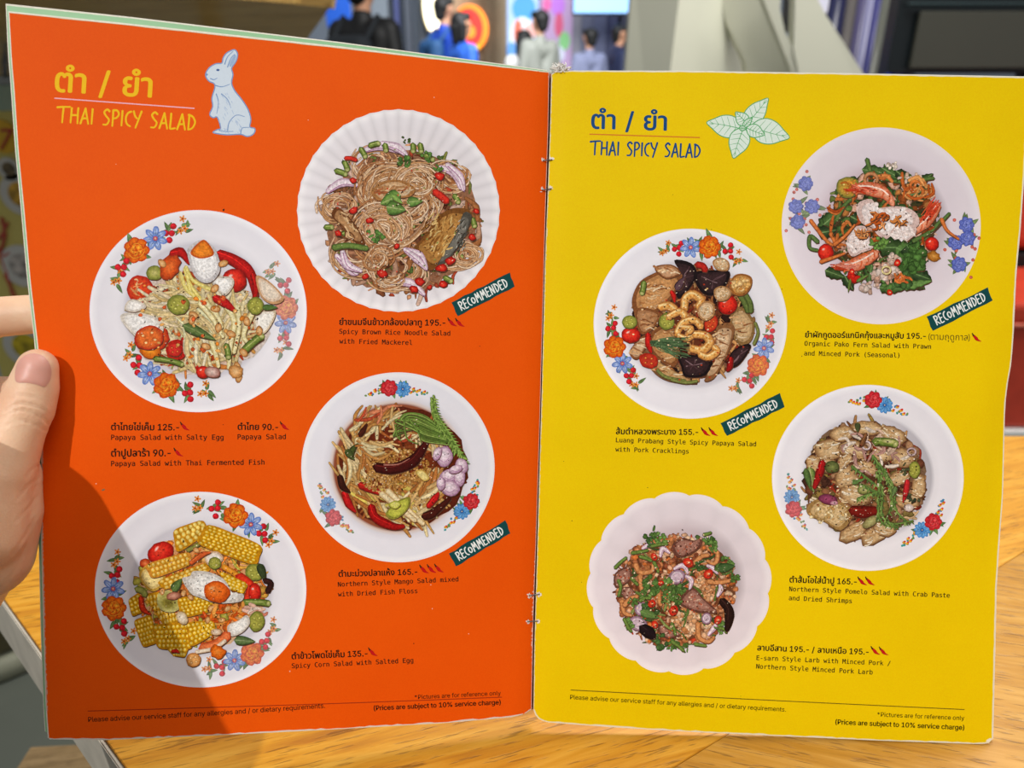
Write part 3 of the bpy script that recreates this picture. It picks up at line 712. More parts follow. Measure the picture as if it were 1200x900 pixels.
    def kernels(s, q, rows, cols_, c='#f2c21c', name='corn_piece', back='#c98a10'):
        tl, tr, br, bl = [np.array(a, float) for a in q]
        s.poly(name, [tl, (tl + tr) / 2 + (tl - bl) * .06, tr, (tr + br) / 2 + (tr - tl) * .05, br, (bl + br) / 2 + (bl - tl) * .06, bl, (tl + bl) / 2 - (tr - tl) * .05], back, smooth=True)
        dx = np.linalg.norm(tr - tl) / cols_; dy = np.linalg.norm(bl - tl) / rows; rot = math.degrees(math.atan2(*(tr - tl)[::-1]))
        for i in range(rows):
            for k in range(cols_):
                u, v = (k + .5 + s.r.uniform(-.08, .08) + (.25 if i % 2 else -.2) * .6) / cols_, (i + .5) / rows
                pt = (tl * (1 - u) + tr * u) * (1 - v) + (bl * (1 - u) + br * u) * v; f = s.r.uniform(.86, 1.1) * (1.05 - .25 * abs(v - .4))
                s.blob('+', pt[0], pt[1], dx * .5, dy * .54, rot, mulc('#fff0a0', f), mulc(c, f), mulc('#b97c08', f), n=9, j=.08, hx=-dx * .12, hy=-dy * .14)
    # --- rim flowers
    def berries(s, x, y, z, n=4, c='#d0202c'):
        for k in range(n):
            a = k * 2.4 + s.r.uniform(0, .8); d = z * (.25 + .22 * k)
            bx, by = x + d * math.cos(a), y + d * math.sin(a)
            s.blob('+', bx, by, z * .36, None, 0, mulc(c, 1.7), c, mulc(c, .6), n=9, hx=-z * .1, hy=-z * .1)
    def starlets(s, x, y, z, n=3, c='#e8882c'):
        for k in range(n):
            a = k * 2.2 + s.r.uniform(0, 1); d = z * .5 * k; cx, cy = x + d * math.cos(a), y + d * math.sin(a)
            for m in range(5): s.blob('+', cx + z * .2 * math.cos(m * 1.257), cy + z * .2 * math.sin(m * 1.257), z * .2, z * .1, m * 72, '#f4b860', c, mulc(c, .8), n=6)
            s.blob('+', cx, cy, z * .1, None, 0, '#a83018', n=6)
    def leaves(s, x, y, z, n=5, c='#4c8c48'):
        for k in range(n): s.leaf('+', x + s.r.uniform(-.3, .3) * z, y + s.r.uniform(-.3, .3) * z, z * s.r.uniform(.6, 1.0), z * .34, s.r.uniform(0, 360), mulc(c, s.r.uniform(.7, 1.3)))
    def rose(s, x, y, z, c='#ee7a16', hi='#fbc23a', dk='#c4300c'):
        for k in range(7): a = k * .8976; s.blob('+', x + z * .52 * math.cos(a), y + z * .52 * math.sin(a), z * .46, z * .4, math.degrees(a), c, mixc(c, dk, .25), dk, n=11, j=.1)
        for k in range(5): a = k * 1.257 + .4; s.blob('+', x + z * .26 * math.cos(a), y + z * .26 * math.sin(a), z * .34, z * .26, math.degrees(a) + 40, hi, c, dk, n=10, j=.1)
        for k in range(4): a = k * 1.57; s.ring('+', x, y, z * (.2 + .14 * k), z * (.16 + .13 * k), k * 50, z * .07, mixc(hi, c, .4), dk, (k * 70, k * 70 + 150))
        s.blob('+', x, y, z * .14, None, 0, dk, mixc(dk, c, .5), c, n=8)
    def daisy(s, x, y, z, c='#4a74c8', n=7, hi='#c6d8f6', eye='#d05060'):
        for k in range(n):
            a = 2 * math.pi * k / n + .3; s.blob('+', x + z * .56 * math.cos(a), y + z * .56 * math.sin(a), z * .46, z * .26, math.degrees(a), hi, mixc(c, hi, .35), c, n=11, j=.05)
            s.stroke('+', [(x + z * .2 * math.cos(a), y + z * .2 * math.sin(a)), (x + z * .75 * math.cos(a), y + z * .75 * math.sin(a))], z * .07, mulc(c, .8), w1=z * .02, k=2)
        s.blob('+', x, y, z * .2, None, 0, '#f0e0b0', eye, mulc(eye, .7), n=9)
    def motif_a(s, rose, daisy, b1, b2, s1, s2, z, fade=0.0):
        """orange rose, blue daisy, red berries, small orange blossoms"""
        z *= 1.1; s.fade = fade; s.art('flower_motif')
        for x, y in (rose, daisy, b1, b2, s1, s2): s.leaves(x, y, z * .95, 4)
        for a, b in ((rose, b1 if math.dist(rose, b1) < math.dist(rose, b2) else b2), (rose, daisy)): s.leaves((a[0] + b[0]) / 2, (a[1] + b[1]) / 2, z * 1.1, 5)
        s.leaves(rose[0], rose[1], z * 1.5, 6)
        s.starlets(*s1, z * .8, 3); s.starlets(*s2, z * .8, 3); s.berries(*b1, z * .75); s.berries(*b2, z * .75); s.daisy(*daisy, z); s.rose(*rose, z * 1.12); s.fade = 0.0
    def motif_b(s, rose, aster, e1, e2, z, fade=0.0):
        """red rose, blue aster, sprigs of small buds running out to both ends"""
        z *= 1.15; s.fade = fade; s.art('flower_motif')
        for end, st in ((e1, rose), (e2, aster)) if math.dist(e1, rose) < math.dist(e1, aster) else ((e2, rose), (e1, aster)):
            for k in range(13):
                t = k / 12; x, y = st[0] + (end[0] - st[0]) * t, st[1] + (end[1] - st[1]) * t; sp = z * .7 * (1.15 - t)
                s.blob('+', x + s.r.uniform(-sp, sp), y + s.r.uniform(-sp, sp), z * .17, z * .13, s.r.uniform(0, 180), s.r.choice(['#3a9a9a', '#4f9a4a', '#3f86b4', '#5aa050']), n=7)
            for k in range(6):
                t = .25 + .75 * k / 6; x, y = st[0] + (end[0] - st[0]) * t, st[1] + (end[1] - st[1]) * t; sp = z * .6 * (1.15 - t); qx, qy = x + s.r.uniform(-sp, sp), y + s.r.uniform(-sp, sp)
                s.blob('+', qx, qy, z * .2, z * .16, 0, '#f2c838', '#eab028', '#d88020', n=8); s.blob('+', qx + z * .1, qy - z * .12, z * .14, z * .11, 0, '#d8342c', n=7)
        s.leaves(rose[0], rose[1], z * 1.5, 7, '#3f9048'); s.leaves(aster[0], aster[1], z * 1.3, 6, '#3f9048')
        s.daisy(*aster, z * .95, '#2f7ec8', 11, '#8cc4ee', '#2858a0'); s.rose(*rose, z * 1.05, '#dc3038', '#f07070', '#a41c24'); s.fade = 0.0
    def motif_c(s, pts, z, fade=0.0):
        """soft violet-blue roses with green leaves and tiny red buds"""
        s.fade = fade; s.art('flower_motif')
        for x, y in pts: s.leaves(x, y, z * 1.6, 8, '#5c8c48')
        for x, y in pts:
            for _ in range(5): s.blob('+', x + s.r.uniform(-1.7, 1.7) * z, y + s.r.uniform(-1.7, 1.7) * z, z * .22, None, 0, '#e08878', '#d0604c', '#b84838', n=8)
        for x, y in pts: s.rose(x, y, z, '#6f7fd0', '#a0aae8', '#4650a4')
        s.fade = 0.0
WH = [(0, '#cfcbd2'), (.45, '#d0ccd3'), (.60, '#cbc7cf'), (.66, '#c6c3cb'), (.70, '#dad8de'), (.76, '#e0dee4'), (.92, '#dcdae1'), (.965, '#e4e3e8'), (.985, '#ebe9ee'), (1.0, '#e2dfe6')]
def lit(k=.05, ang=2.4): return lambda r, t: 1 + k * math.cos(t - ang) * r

# ---- fluted plate: brown rice noodles with fried mackerel
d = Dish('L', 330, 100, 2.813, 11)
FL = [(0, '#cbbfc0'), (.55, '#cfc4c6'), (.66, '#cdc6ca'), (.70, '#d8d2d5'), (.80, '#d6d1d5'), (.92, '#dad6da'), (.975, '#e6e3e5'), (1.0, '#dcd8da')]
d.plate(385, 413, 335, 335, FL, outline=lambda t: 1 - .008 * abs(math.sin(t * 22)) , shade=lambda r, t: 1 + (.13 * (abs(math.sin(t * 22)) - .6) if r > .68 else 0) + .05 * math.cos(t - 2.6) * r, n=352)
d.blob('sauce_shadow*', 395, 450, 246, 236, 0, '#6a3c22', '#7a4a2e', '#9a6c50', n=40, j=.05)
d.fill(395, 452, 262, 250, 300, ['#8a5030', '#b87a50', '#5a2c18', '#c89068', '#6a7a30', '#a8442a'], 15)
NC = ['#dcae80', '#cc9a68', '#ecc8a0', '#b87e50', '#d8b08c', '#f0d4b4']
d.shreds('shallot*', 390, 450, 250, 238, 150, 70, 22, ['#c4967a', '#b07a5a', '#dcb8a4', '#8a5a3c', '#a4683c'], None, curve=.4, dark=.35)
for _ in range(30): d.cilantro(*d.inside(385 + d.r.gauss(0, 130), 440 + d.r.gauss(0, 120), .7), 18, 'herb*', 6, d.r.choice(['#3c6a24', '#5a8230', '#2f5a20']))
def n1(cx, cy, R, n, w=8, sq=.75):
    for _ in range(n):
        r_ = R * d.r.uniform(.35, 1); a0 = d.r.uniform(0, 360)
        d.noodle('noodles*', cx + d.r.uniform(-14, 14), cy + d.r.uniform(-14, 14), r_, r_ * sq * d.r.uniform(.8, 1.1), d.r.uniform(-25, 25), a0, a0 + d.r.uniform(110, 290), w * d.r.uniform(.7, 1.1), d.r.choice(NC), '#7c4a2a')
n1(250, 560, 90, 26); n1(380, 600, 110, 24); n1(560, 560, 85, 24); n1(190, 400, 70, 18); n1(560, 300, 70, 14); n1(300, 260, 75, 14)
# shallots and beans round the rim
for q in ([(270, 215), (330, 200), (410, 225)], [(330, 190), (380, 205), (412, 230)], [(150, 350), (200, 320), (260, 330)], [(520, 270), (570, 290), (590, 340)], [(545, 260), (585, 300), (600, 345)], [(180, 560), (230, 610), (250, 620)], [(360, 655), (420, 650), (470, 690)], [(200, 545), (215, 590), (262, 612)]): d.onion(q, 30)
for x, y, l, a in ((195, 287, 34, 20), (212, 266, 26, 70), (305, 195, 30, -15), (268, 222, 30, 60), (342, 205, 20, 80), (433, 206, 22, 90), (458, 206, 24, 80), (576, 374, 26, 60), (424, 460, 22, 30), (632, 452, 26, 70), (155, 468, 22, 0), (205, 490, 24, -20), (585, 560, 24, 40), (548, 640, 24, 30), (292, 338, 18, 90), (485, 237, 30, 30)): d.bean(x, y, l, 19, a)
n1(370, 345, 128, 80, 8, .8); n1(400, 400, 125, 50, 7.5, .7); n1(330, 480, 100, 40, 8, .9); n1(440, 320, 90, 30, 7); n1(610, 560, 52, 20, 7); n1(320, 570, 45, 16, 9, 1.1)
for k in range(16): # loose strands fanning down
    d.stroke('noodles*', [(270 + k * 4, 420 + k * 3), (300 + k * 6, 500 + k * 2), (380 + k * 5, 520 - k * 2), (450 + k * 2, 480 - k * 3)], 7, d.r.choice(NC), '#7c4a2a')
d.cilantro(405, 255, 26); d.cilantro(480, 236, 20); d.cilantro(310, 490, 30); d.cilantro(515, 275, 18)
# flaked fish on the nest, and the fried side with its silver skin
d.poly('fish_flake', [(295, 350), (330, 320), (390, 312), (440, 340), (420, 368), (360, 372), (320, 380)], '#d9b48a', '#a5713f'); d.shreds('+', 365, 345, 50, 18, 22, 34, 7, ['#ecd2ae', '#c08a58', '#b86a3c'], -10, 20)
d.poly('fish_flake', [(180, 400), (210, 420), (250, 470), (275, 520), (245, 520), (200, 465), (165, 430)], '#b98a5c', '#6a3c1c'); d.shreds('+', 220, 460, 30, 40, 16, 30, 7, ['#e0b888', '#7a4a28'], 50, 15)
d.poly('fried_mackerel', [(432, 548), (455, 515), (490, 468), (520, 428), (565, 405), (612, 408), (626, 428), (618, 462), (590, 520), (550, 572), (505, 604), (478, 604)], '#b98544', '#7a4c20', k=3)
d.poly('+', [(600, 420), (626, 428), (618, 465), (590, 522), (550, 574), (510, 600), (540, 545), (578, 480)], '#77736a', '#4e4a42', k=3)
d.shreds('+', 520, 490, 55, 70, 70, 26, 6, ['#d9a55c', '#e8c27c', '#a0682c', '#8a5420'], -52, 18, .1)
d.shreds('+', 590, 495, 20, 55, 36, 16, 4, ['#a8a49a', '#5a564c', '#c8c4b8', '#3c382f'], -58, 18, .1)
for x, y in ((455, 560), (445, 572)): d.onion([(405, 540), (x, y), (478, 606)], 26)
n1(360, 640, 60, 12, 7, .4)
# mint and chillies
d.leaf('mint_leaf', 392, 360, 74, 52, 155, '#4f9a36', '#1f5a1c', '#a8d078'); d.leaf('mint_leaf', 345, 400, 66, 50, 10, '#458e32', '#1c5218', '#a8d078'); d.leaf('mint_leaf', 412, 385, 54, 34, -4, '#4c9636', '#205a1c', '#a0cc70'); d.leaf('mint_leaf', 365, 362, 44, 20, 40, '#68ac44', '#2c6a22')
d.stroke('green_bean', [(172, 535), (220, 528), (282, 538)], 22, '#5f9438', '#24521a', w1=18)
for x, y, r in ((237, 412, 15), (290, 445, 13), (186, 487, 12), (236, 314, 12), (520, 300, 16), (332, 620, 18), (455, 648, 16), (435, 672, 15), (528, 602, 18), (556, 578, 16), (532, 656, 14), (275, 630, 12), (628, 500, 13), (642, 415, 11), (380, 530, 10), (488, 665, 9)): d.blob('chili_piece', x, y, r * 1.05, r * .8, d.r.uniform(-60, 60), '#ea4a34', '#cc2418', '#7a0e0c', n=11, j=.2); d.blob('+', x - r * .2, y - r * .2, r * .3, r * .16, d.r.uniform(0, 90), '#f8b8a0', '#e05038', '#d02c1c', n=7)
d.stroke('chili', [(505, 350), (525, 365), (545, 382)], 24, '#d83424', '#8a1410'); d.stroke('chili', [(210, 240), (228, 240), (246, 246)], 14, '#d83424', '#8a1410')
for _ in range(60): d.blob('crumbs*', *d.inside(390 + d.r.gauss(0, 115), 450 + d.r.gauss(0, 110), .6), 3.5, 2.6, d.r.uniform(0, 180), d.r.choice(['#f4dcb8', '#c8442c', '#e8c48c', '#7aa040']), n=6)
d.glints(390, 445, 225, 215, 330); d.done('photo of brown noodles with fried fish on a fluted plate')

# ---- papaya salad with salted egg
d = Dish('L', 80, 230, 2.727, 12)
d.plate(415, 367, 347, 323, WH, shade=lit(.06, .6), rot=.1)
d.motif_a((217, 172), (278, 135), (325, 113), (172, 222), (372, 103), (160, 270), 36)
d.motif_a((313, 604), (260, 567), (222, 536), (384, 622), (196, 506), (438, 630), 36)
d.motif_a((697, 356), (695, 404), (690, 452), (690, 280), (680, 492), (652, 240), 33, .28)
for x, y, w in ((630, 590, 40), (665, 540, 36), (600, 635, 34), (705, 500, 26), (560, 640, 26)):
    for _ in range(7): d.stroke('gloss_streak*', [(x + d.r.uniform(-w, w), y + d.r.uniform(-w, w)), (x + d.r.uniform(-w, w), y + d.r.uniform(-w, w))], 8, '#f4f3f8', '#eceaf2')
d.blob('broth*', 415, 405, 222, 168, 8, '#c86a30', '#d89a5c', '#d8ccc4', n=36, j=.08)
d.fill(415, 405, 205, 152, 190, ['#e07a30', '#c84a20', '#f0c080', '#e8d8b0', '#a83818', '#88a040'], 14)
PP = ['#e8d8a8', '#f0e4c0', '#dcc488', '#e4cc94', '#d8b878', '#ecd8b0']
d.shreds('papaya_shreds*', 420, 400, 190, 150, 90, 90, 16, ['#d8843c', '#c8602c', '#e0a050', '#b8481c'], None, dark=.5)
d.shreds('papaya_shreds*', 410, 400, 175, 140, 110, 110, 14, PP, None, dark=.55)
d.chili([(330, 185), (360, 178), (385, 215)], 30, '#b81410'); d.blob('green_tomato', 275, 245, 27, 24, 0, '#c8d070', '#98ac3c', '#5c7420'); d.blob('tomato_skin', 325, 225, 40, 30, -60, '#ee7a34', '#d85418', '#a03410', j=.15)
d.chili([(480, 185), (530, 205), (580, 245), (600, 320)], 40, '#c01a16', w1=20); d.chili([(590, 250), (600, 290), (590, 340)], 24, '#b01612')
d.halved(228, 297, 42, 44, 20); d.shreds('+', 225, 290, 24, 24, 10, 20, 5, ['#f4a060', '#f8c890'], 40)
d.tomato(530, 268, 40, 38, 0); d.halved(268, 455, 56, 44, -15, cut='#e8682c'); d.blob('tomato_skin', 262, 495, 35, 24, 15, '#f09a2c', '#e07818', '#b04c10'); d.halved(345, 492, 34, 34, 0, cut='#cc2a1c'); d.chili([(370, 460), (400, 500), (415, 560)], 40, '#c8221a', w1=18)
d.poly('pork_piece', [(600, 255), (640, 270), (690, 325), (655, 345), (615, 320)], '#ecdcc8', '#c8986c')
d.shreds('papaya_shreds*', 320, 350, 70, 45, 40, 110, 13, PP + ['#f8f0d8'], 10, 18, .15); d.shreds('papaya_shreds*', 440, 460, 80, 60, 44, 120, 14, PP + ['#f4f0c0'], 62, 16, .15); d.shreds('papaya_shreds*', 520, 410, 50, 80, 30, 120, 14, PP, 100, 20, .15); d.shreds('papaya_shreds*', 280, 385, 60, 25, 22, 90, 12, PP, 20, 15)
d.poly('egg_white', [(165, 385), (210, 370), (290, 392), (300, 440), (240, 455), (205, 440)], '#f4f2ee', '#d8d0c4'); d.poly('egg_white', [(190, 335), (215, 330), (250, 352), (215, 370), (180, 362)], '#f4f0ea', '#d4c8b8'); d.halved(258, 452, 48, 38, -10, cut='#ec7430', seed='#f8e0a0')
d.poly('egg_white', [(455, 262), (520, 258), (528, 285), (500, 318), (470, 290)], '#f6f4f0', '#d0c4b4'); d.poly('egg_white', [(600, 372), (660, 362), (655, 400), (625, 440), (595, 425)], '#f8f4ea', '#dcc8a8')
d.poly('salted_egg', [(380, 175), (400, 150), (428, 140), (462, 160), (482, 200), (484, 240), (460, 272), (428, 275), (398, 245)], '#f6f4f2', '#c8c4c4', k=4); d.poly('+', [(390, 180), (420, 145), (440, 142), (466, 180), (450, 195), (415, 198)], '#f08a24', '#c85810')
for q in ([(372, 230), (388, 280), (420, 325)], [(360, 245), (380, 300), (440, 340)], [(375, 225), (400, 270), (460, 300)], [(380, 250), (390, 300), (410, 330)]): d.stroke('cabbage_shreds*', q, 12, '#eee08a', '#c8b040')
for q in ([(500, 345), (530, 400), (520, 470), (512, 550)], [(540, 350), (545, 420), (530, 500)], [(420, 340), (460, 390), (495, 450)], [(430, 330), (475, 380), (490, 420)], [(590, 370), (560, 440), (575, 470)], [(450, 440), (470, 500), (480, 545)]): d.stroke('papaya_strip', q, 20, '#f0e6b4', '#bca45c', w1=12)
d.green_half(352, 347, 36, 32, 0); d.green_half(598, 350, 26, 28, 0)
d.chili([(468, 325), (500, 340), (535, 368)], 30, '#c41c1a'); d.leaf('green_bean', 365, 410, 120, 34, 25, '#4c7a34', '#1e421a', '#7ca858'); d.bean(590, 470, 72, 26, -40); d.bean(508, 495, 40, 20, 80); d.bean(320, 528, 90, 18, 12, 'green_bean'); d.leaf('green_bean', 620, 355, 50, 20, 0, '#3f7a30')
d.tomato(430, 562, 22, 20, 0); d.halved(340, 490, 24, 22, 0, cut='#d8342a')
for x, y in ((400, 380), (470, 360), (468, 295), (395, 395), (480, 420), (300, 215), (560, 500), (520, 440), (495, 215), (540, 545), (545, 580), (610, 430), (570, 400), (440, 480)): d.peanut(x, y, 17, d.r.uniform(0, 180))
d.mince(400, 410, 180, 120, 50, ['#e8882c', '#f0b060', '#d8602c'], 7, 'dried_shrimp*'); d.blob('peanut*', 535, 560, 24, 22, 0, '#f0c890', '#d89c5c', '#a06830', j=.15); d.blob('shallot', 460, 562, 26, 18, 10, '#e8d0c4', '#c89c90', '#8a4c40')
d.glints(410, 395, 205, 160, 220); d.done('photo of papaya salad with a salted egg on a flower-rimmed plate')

# ---- mango salad with dried fish floss
d = Dish('L', 330, 420, 3.0, 13)
d.plate(409, 383, 340, 334, [(0, '#a04018'), (.5, '#7a3418'), (.66, '#8a4a30'), (.685, '#cdbcb4'), (.72, '#d2d0d8'), (.78, '#dddce4'), (.93, '#dcdce4'), (.97, '#e6e6ea'), (1.0, '#e2e0e6')], shade=lit(.04, 2.6))
d.motif_b((378, 104), (426, 108), (298, 132), (512, 124), 26); d.motif_b((182, 560), (163, 514), (250, 612), (132, 440), 26, .18); d.motif_b((667, 503), (634, 538), (690, 428), (574, 602), 26)
d.blob('broth*', 425, 385, 228, 214, 0, '#8a3c18', '#6e2a12', '#5a2210', n=40, j=.03)
MG = ['#e0b878', '#d8a860', '#ecd29c', '#c48a48', '#b87438', '#f0dca8']
d.shreds('mango_shreds*', 420, 390, 205, 190, 60, 95, 16, ['#8a4420', '#a85c2c', '#6a2c14'], None); d.shreds('mango_shreds*', 260, 380, 52, 130, 70, 110, 14, MG, 72, 22, .15, .4); d.shreds('mango_shreds*', 340, 220, 75, 45, 40, 80, 14, MG + ['#d8845c', '#c05030'], -55, 25, .2, .4)
d.shreds('mango_shreds*', 470, 250, 60, 40, 26, 80, 13, MG + ['#c05030'], 10, 30, .2, .4); d.shreds('mango_shreds*', 420, 510, 120, 70, 60, 120, 16, MG + ['#e0c860'], 38, 22, .12, .42); d.shreds('mango_shreds*', 520, 460, 55, 70, 34, 100, 16, MG, -50, 18, .12, .42); d.shreds('mango_shreds*', 530, 290, 30, 40, 16, 70, 12, MG, 70, 20)
d.chili([(275, 445), (305, 455), (345, 470)], 30, '#b8241c', w1=22); d.chili([(220, 470), (235, 510), (260, 540)], 28, '#c01c1c'); d.chili([(315, 520), (330, 560), (390, 590), (430, 590)], 34, '#a81614', w1=14); d.chili([(500, 555), (530, 545), (592, 492)], 32, '#4a1a12', w1=12); d.chili([(515, 520), (540, 490), (552, 472)], 24, '#c81e1c'); d.chili([(205, 415), (215, 450), (240, 470)], 26, '#3c1a10'); d.chili([(275, 270), (285, 255), (300, 230)], 20, '#4a1e12')
d.chili([(245, 340), (250, 320), (268, 300)], 22, '#3f5a20'); d.leaf('green_leaf', 225, 320, 50, 26, 50, '#3f5a24')
d.mince(415, 385, 105, 68, 620, ['#c89450', '#b8823c', '#d8a868', '#a8722c', '#c48a48'], 4.6, 'fish_floss*'); d.mince(340, 430, 60, 40, 160, ['#c89450', '#b8823c', '#d8a868'], 4.4, 'fish_floss*')
for q in ([(372, 465), (430, 520), (498, 582)], [(350, 475), (420, 530), (470, 570)]): d.stroke('mango_strip', q, 24, '#eedcb0', '#b88c4c', w1=18)
d.poly('green_mango', [(365, 545), (410, 500), (452, 490), (440, 535), (395, 566)], '#c8c850', '#8a9428'); d.poly('green_mango', [(375, 515), (400, 500), (420, 512), (400, 530)], '#d8d470', '#a0a030')
for q in ([(400, 180), (420, 200), (360, 260)], ): pass
d.shreds('mango_shreds*', 330, 310, 60, 25, 14, 90, 12, MG, 10, 12)
d.poly('mango_piece', [(470, 400), (495, 392), (520, 420), (500, 432)], '#ecd88c', '#c09c48')
# dried chilli, acacia shoots, shallots
d.chili([(332, 382), (390, 388), (460, 362), (500, 310), (518, 280)], 42, '#4a1410', 'dried_chili', w1=8); d.stroke('+', [(360, 374), (410, 372), (450, 352)], 6, '#b07060', w1=2)
AC = ['#58962e', '#6cae3c', '#447a24', '#84c04c']
for k in range(16):
    y0 = 200 + k * 5; d.stroke('acacia_shoot', [(392 + d.r.uniform(0, 30), 240 + d.r.uniform(-28, 40)), (430 + k * 3, 196 + k * 4), (500, 200 + k * 6), (560 + k * 3, 250 + k * 4), (600 + k * 3, 310 + k * 3.5)], 5.5, d.r.choice(AC), '#2c5618', w1=4)
for q in ([(526, 138), (536, 190), (575, 260), (610, 330)], [(534, 130), (548, 200), (600, 280), (648, 368)], [(528, 170), (550, 230), (600, 300), (640, 352)]):
    d.stroke('acacia_shoot', q, 8, '#74b444', '#35661e')
    P = crom(q, 8)
    for i in range(2, len(P), 1):
        for sg in (-1, 1): d.leaf('+', P[i][0], P[i][1], 17, 5, 60 + sg * 48, d.r.choice(AC))
for q in ([(400, 232), (405, 270), (420, 290)], [(430, 215), (440, 280), (480, 300)], [(450, 215), (480, 260), (490, 296)]): d.stroke('acacia_shoot', q, 7, '#62a034', '#2c5618', w1=3)
for x, y, rx, ry, rt in ((572, 345, 30, 36, 10), (548, 335, 14, 26, 20), (632, 378, 22, 28, -10), (590, 412, 34, 24, -15), (626, 420, 20, 30, 0), (592, 456, 34, 28, 10), (560, 440, 16, 24, 0), (612, 390, 26, 14, -20)):
    d.blob('shallot', x, y, rx, ry, rt, '#f2e6ee', '#dcc2d2', '#9c6c90', n=14, j=.06, hx=-4, hy=-6); d.stroke('+', [(x - rx * .5, y + ry * .3), (x, y + ry * .55), (x + rx * .5, y + ry * .2)], 3, '#b48aac')
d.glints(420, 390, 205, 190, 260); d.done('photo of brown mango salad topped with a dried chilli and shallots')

# ---- corn salad
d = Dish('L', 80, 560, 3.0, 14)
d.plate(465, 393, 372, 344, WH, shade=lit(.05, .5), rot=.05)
d.motif_a((160, 458), (158, 390), (166, 338), (184, 522), (172, 294), (210, 565), 38); d.motif_a((588, 132), (642, 164), (684, 192), (518, 106), (714, 222), (462, 106), 38); d.motif_a((646, 618), (584, 642), (535, 662), (692, 568), (494, 670), (722, 530), 36, .12)
for _ in range(46):
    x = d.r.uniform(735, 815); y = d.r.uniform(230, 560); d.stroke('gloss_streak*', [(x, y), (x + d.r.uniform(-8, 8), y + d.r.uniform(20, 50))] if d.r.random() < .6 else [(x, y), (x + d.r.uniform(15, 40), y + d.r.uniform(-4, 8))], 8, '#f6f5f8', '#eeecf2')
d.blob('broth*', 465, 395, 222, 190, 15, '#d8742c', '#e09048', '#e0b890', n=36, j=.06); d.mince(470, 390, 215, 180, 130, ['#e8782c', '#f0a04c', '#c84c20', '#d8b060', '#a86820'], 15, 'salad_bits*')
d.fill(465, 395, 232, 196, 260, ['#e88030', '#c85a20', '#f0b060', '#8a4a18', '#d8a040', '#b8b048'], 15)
d.tomato(325, 262, 48, 36, -25); d.blob('green_tomato', 270, 300, 20, 16, 0, '#e08048', '#c84820', '#90280c')
d.kernels([(372, 185), (470, 150), (492, 190), (385, 260)], 4, 6, '#f0d060'); d.stroke('green_bean', [(420, 255), (455, 235), (475, 220)], 16, '#8a9a3c', '#4a5a1a'); d.kernels([(495, 165), (676, 238), (652, 305), (458, 232)], 7, 11)
d.poly('corn_core', [(250, 330), (300, 300), (345, 360), (300, 400), (262, 372)], '#f0d890', '#c89c3c'); d.kernels([(275, 305), (420, 262), (428, 305), (300, 352)], 3, 9, '#f0b83c', 'corn_piece', '#d89030'); d.kernels([(320, 362), (480, 300), (492, 330), (345, 392)], 3, 9, '#f0c24c')
d.poly('egg_white', [(480, 275), (520, 258), (545, 282), (520, 310), (490, 305)], '#f4ece0', '#d0b090'); d.chili([(430, 300), (470, 270), (500, 262)], 20, '#d8602c'); d.green_half(515, 300, 22, 22)
d.green_half(655, 332, 34, 30, 0); d.leaf('green_leaf', 670, 300, 70, 30, 70, '#2f4a24'); d.stroke('herb_sprig', [(690, 360), (712, 370), (700, 400)], 20, '#3a1c18', '#1c1410'); d.stroke('carrot_strip', [(545, 312), (590, 340), (600, 365)], 20, '#f0a030', '#b86810')
d.stroke('tomato_wedge', [(600, 350), (640, 380), (625, 430)], 40, '#e83c20', '#a01a10', w1=20); d.tomato(655, 402, 22, 34, 0); d.kernels([(535, 330), (628, 372), (612, 405), (555, 385)], 4, 5); d.bean(660, 440, 88, 24, 2)
d.kernels([(212, 430), (250, 405), (260, 470), (225, 485)], 4, 3); d.chili([(255, 420), (262, 460), (290, 480)], 22, '#d03418'); d.kernels([(270, 415), (330, 405), (390, 500), (340, 520)], 6, 5, '#f0c030'); d.stroke('green_bean', [(240, 390), (262, 398), (270, 412)], 22, '#98b048', '#5a7020')
d.blob('green_tomato', 352, 435, 44, 38, 20, '#8a8430', '#a8a050', '#c8c078', j=.06); d.blob('+', 350, 440, 28, 24, 0, '#6a5c20', '#8a8034', '#b0a85c'); d.blob('pork_piece', 370, 415, 26, 14, -8, '#d8a088', '#b87860', '#8a4c34'); d.leaf('green_bean', 365, 398, 56, 32, -52, '#4a7c34', '#1f4a1c')
d.kernels([(388, 425), (500, 412), (524, 462), (402, 490)], 5, 8); d.shreds('carrot_shreds*', 560, 480, 70, 50, 30, 46, 14, ['#f07a24', '#e05a18', '#f8a84c'], -20, 40)
d.poly('salted_egg', [(400, 355), (428, 345), (440, 328), (490, 330), (535, 348), (560, 372), (578, 405), (615, 408), (610, 432), (570, 440), (520, 440), (460, 420), (430, 405)], '#f6f4ee', '#cfc8c0', k=4); d.blob('egg_yolk', 521, 400, 47, 38, 10, '#f08a3c', '#ea6a1c', '#b8440c', hx=-8, hy=-8); d.blob('+', 505, 388, 14, 9, -20, '#f8c088', '#f09048', '#ee7828')
d.shreds('pork_flakes*', 660, 470, 40, 22, 18, 30, 14, ['#f0c0a8', '#e08870', '#f8e0d0'], 0, 40); d.green_half(662, 505, 28, 36, 10); d.poly('egg_white', [(560, 520), (600, 500), (628, 482), (638, 512), (610, 545), (570, 556)], '#f8f6f0', '#d4ccc0')
d.kernels([(232, 505), (290, 485), (312, 575), (262, 592)], 6, 5); d.kernels([(300, 520), (425, 512), (432, 600), (318, 598)], 5, 8); d.kernels([(418, 512), (508, 505), (515, 545), (430, 592)], 5, 6)
d.stroke('tomato_wedge', [(470, 598), (520, 585), (560, 552)], 34, '#f08048', '#b83c14'); d.stroke('egg_white', [(450, 612), (510, 600), (552, 572)], 14, '#f0e0c8', '#c8a078'); d.leaf('green_bean', 582, 570, 76, 34, 4, '#4c7c3c', '#1e461c', '#8ab070')
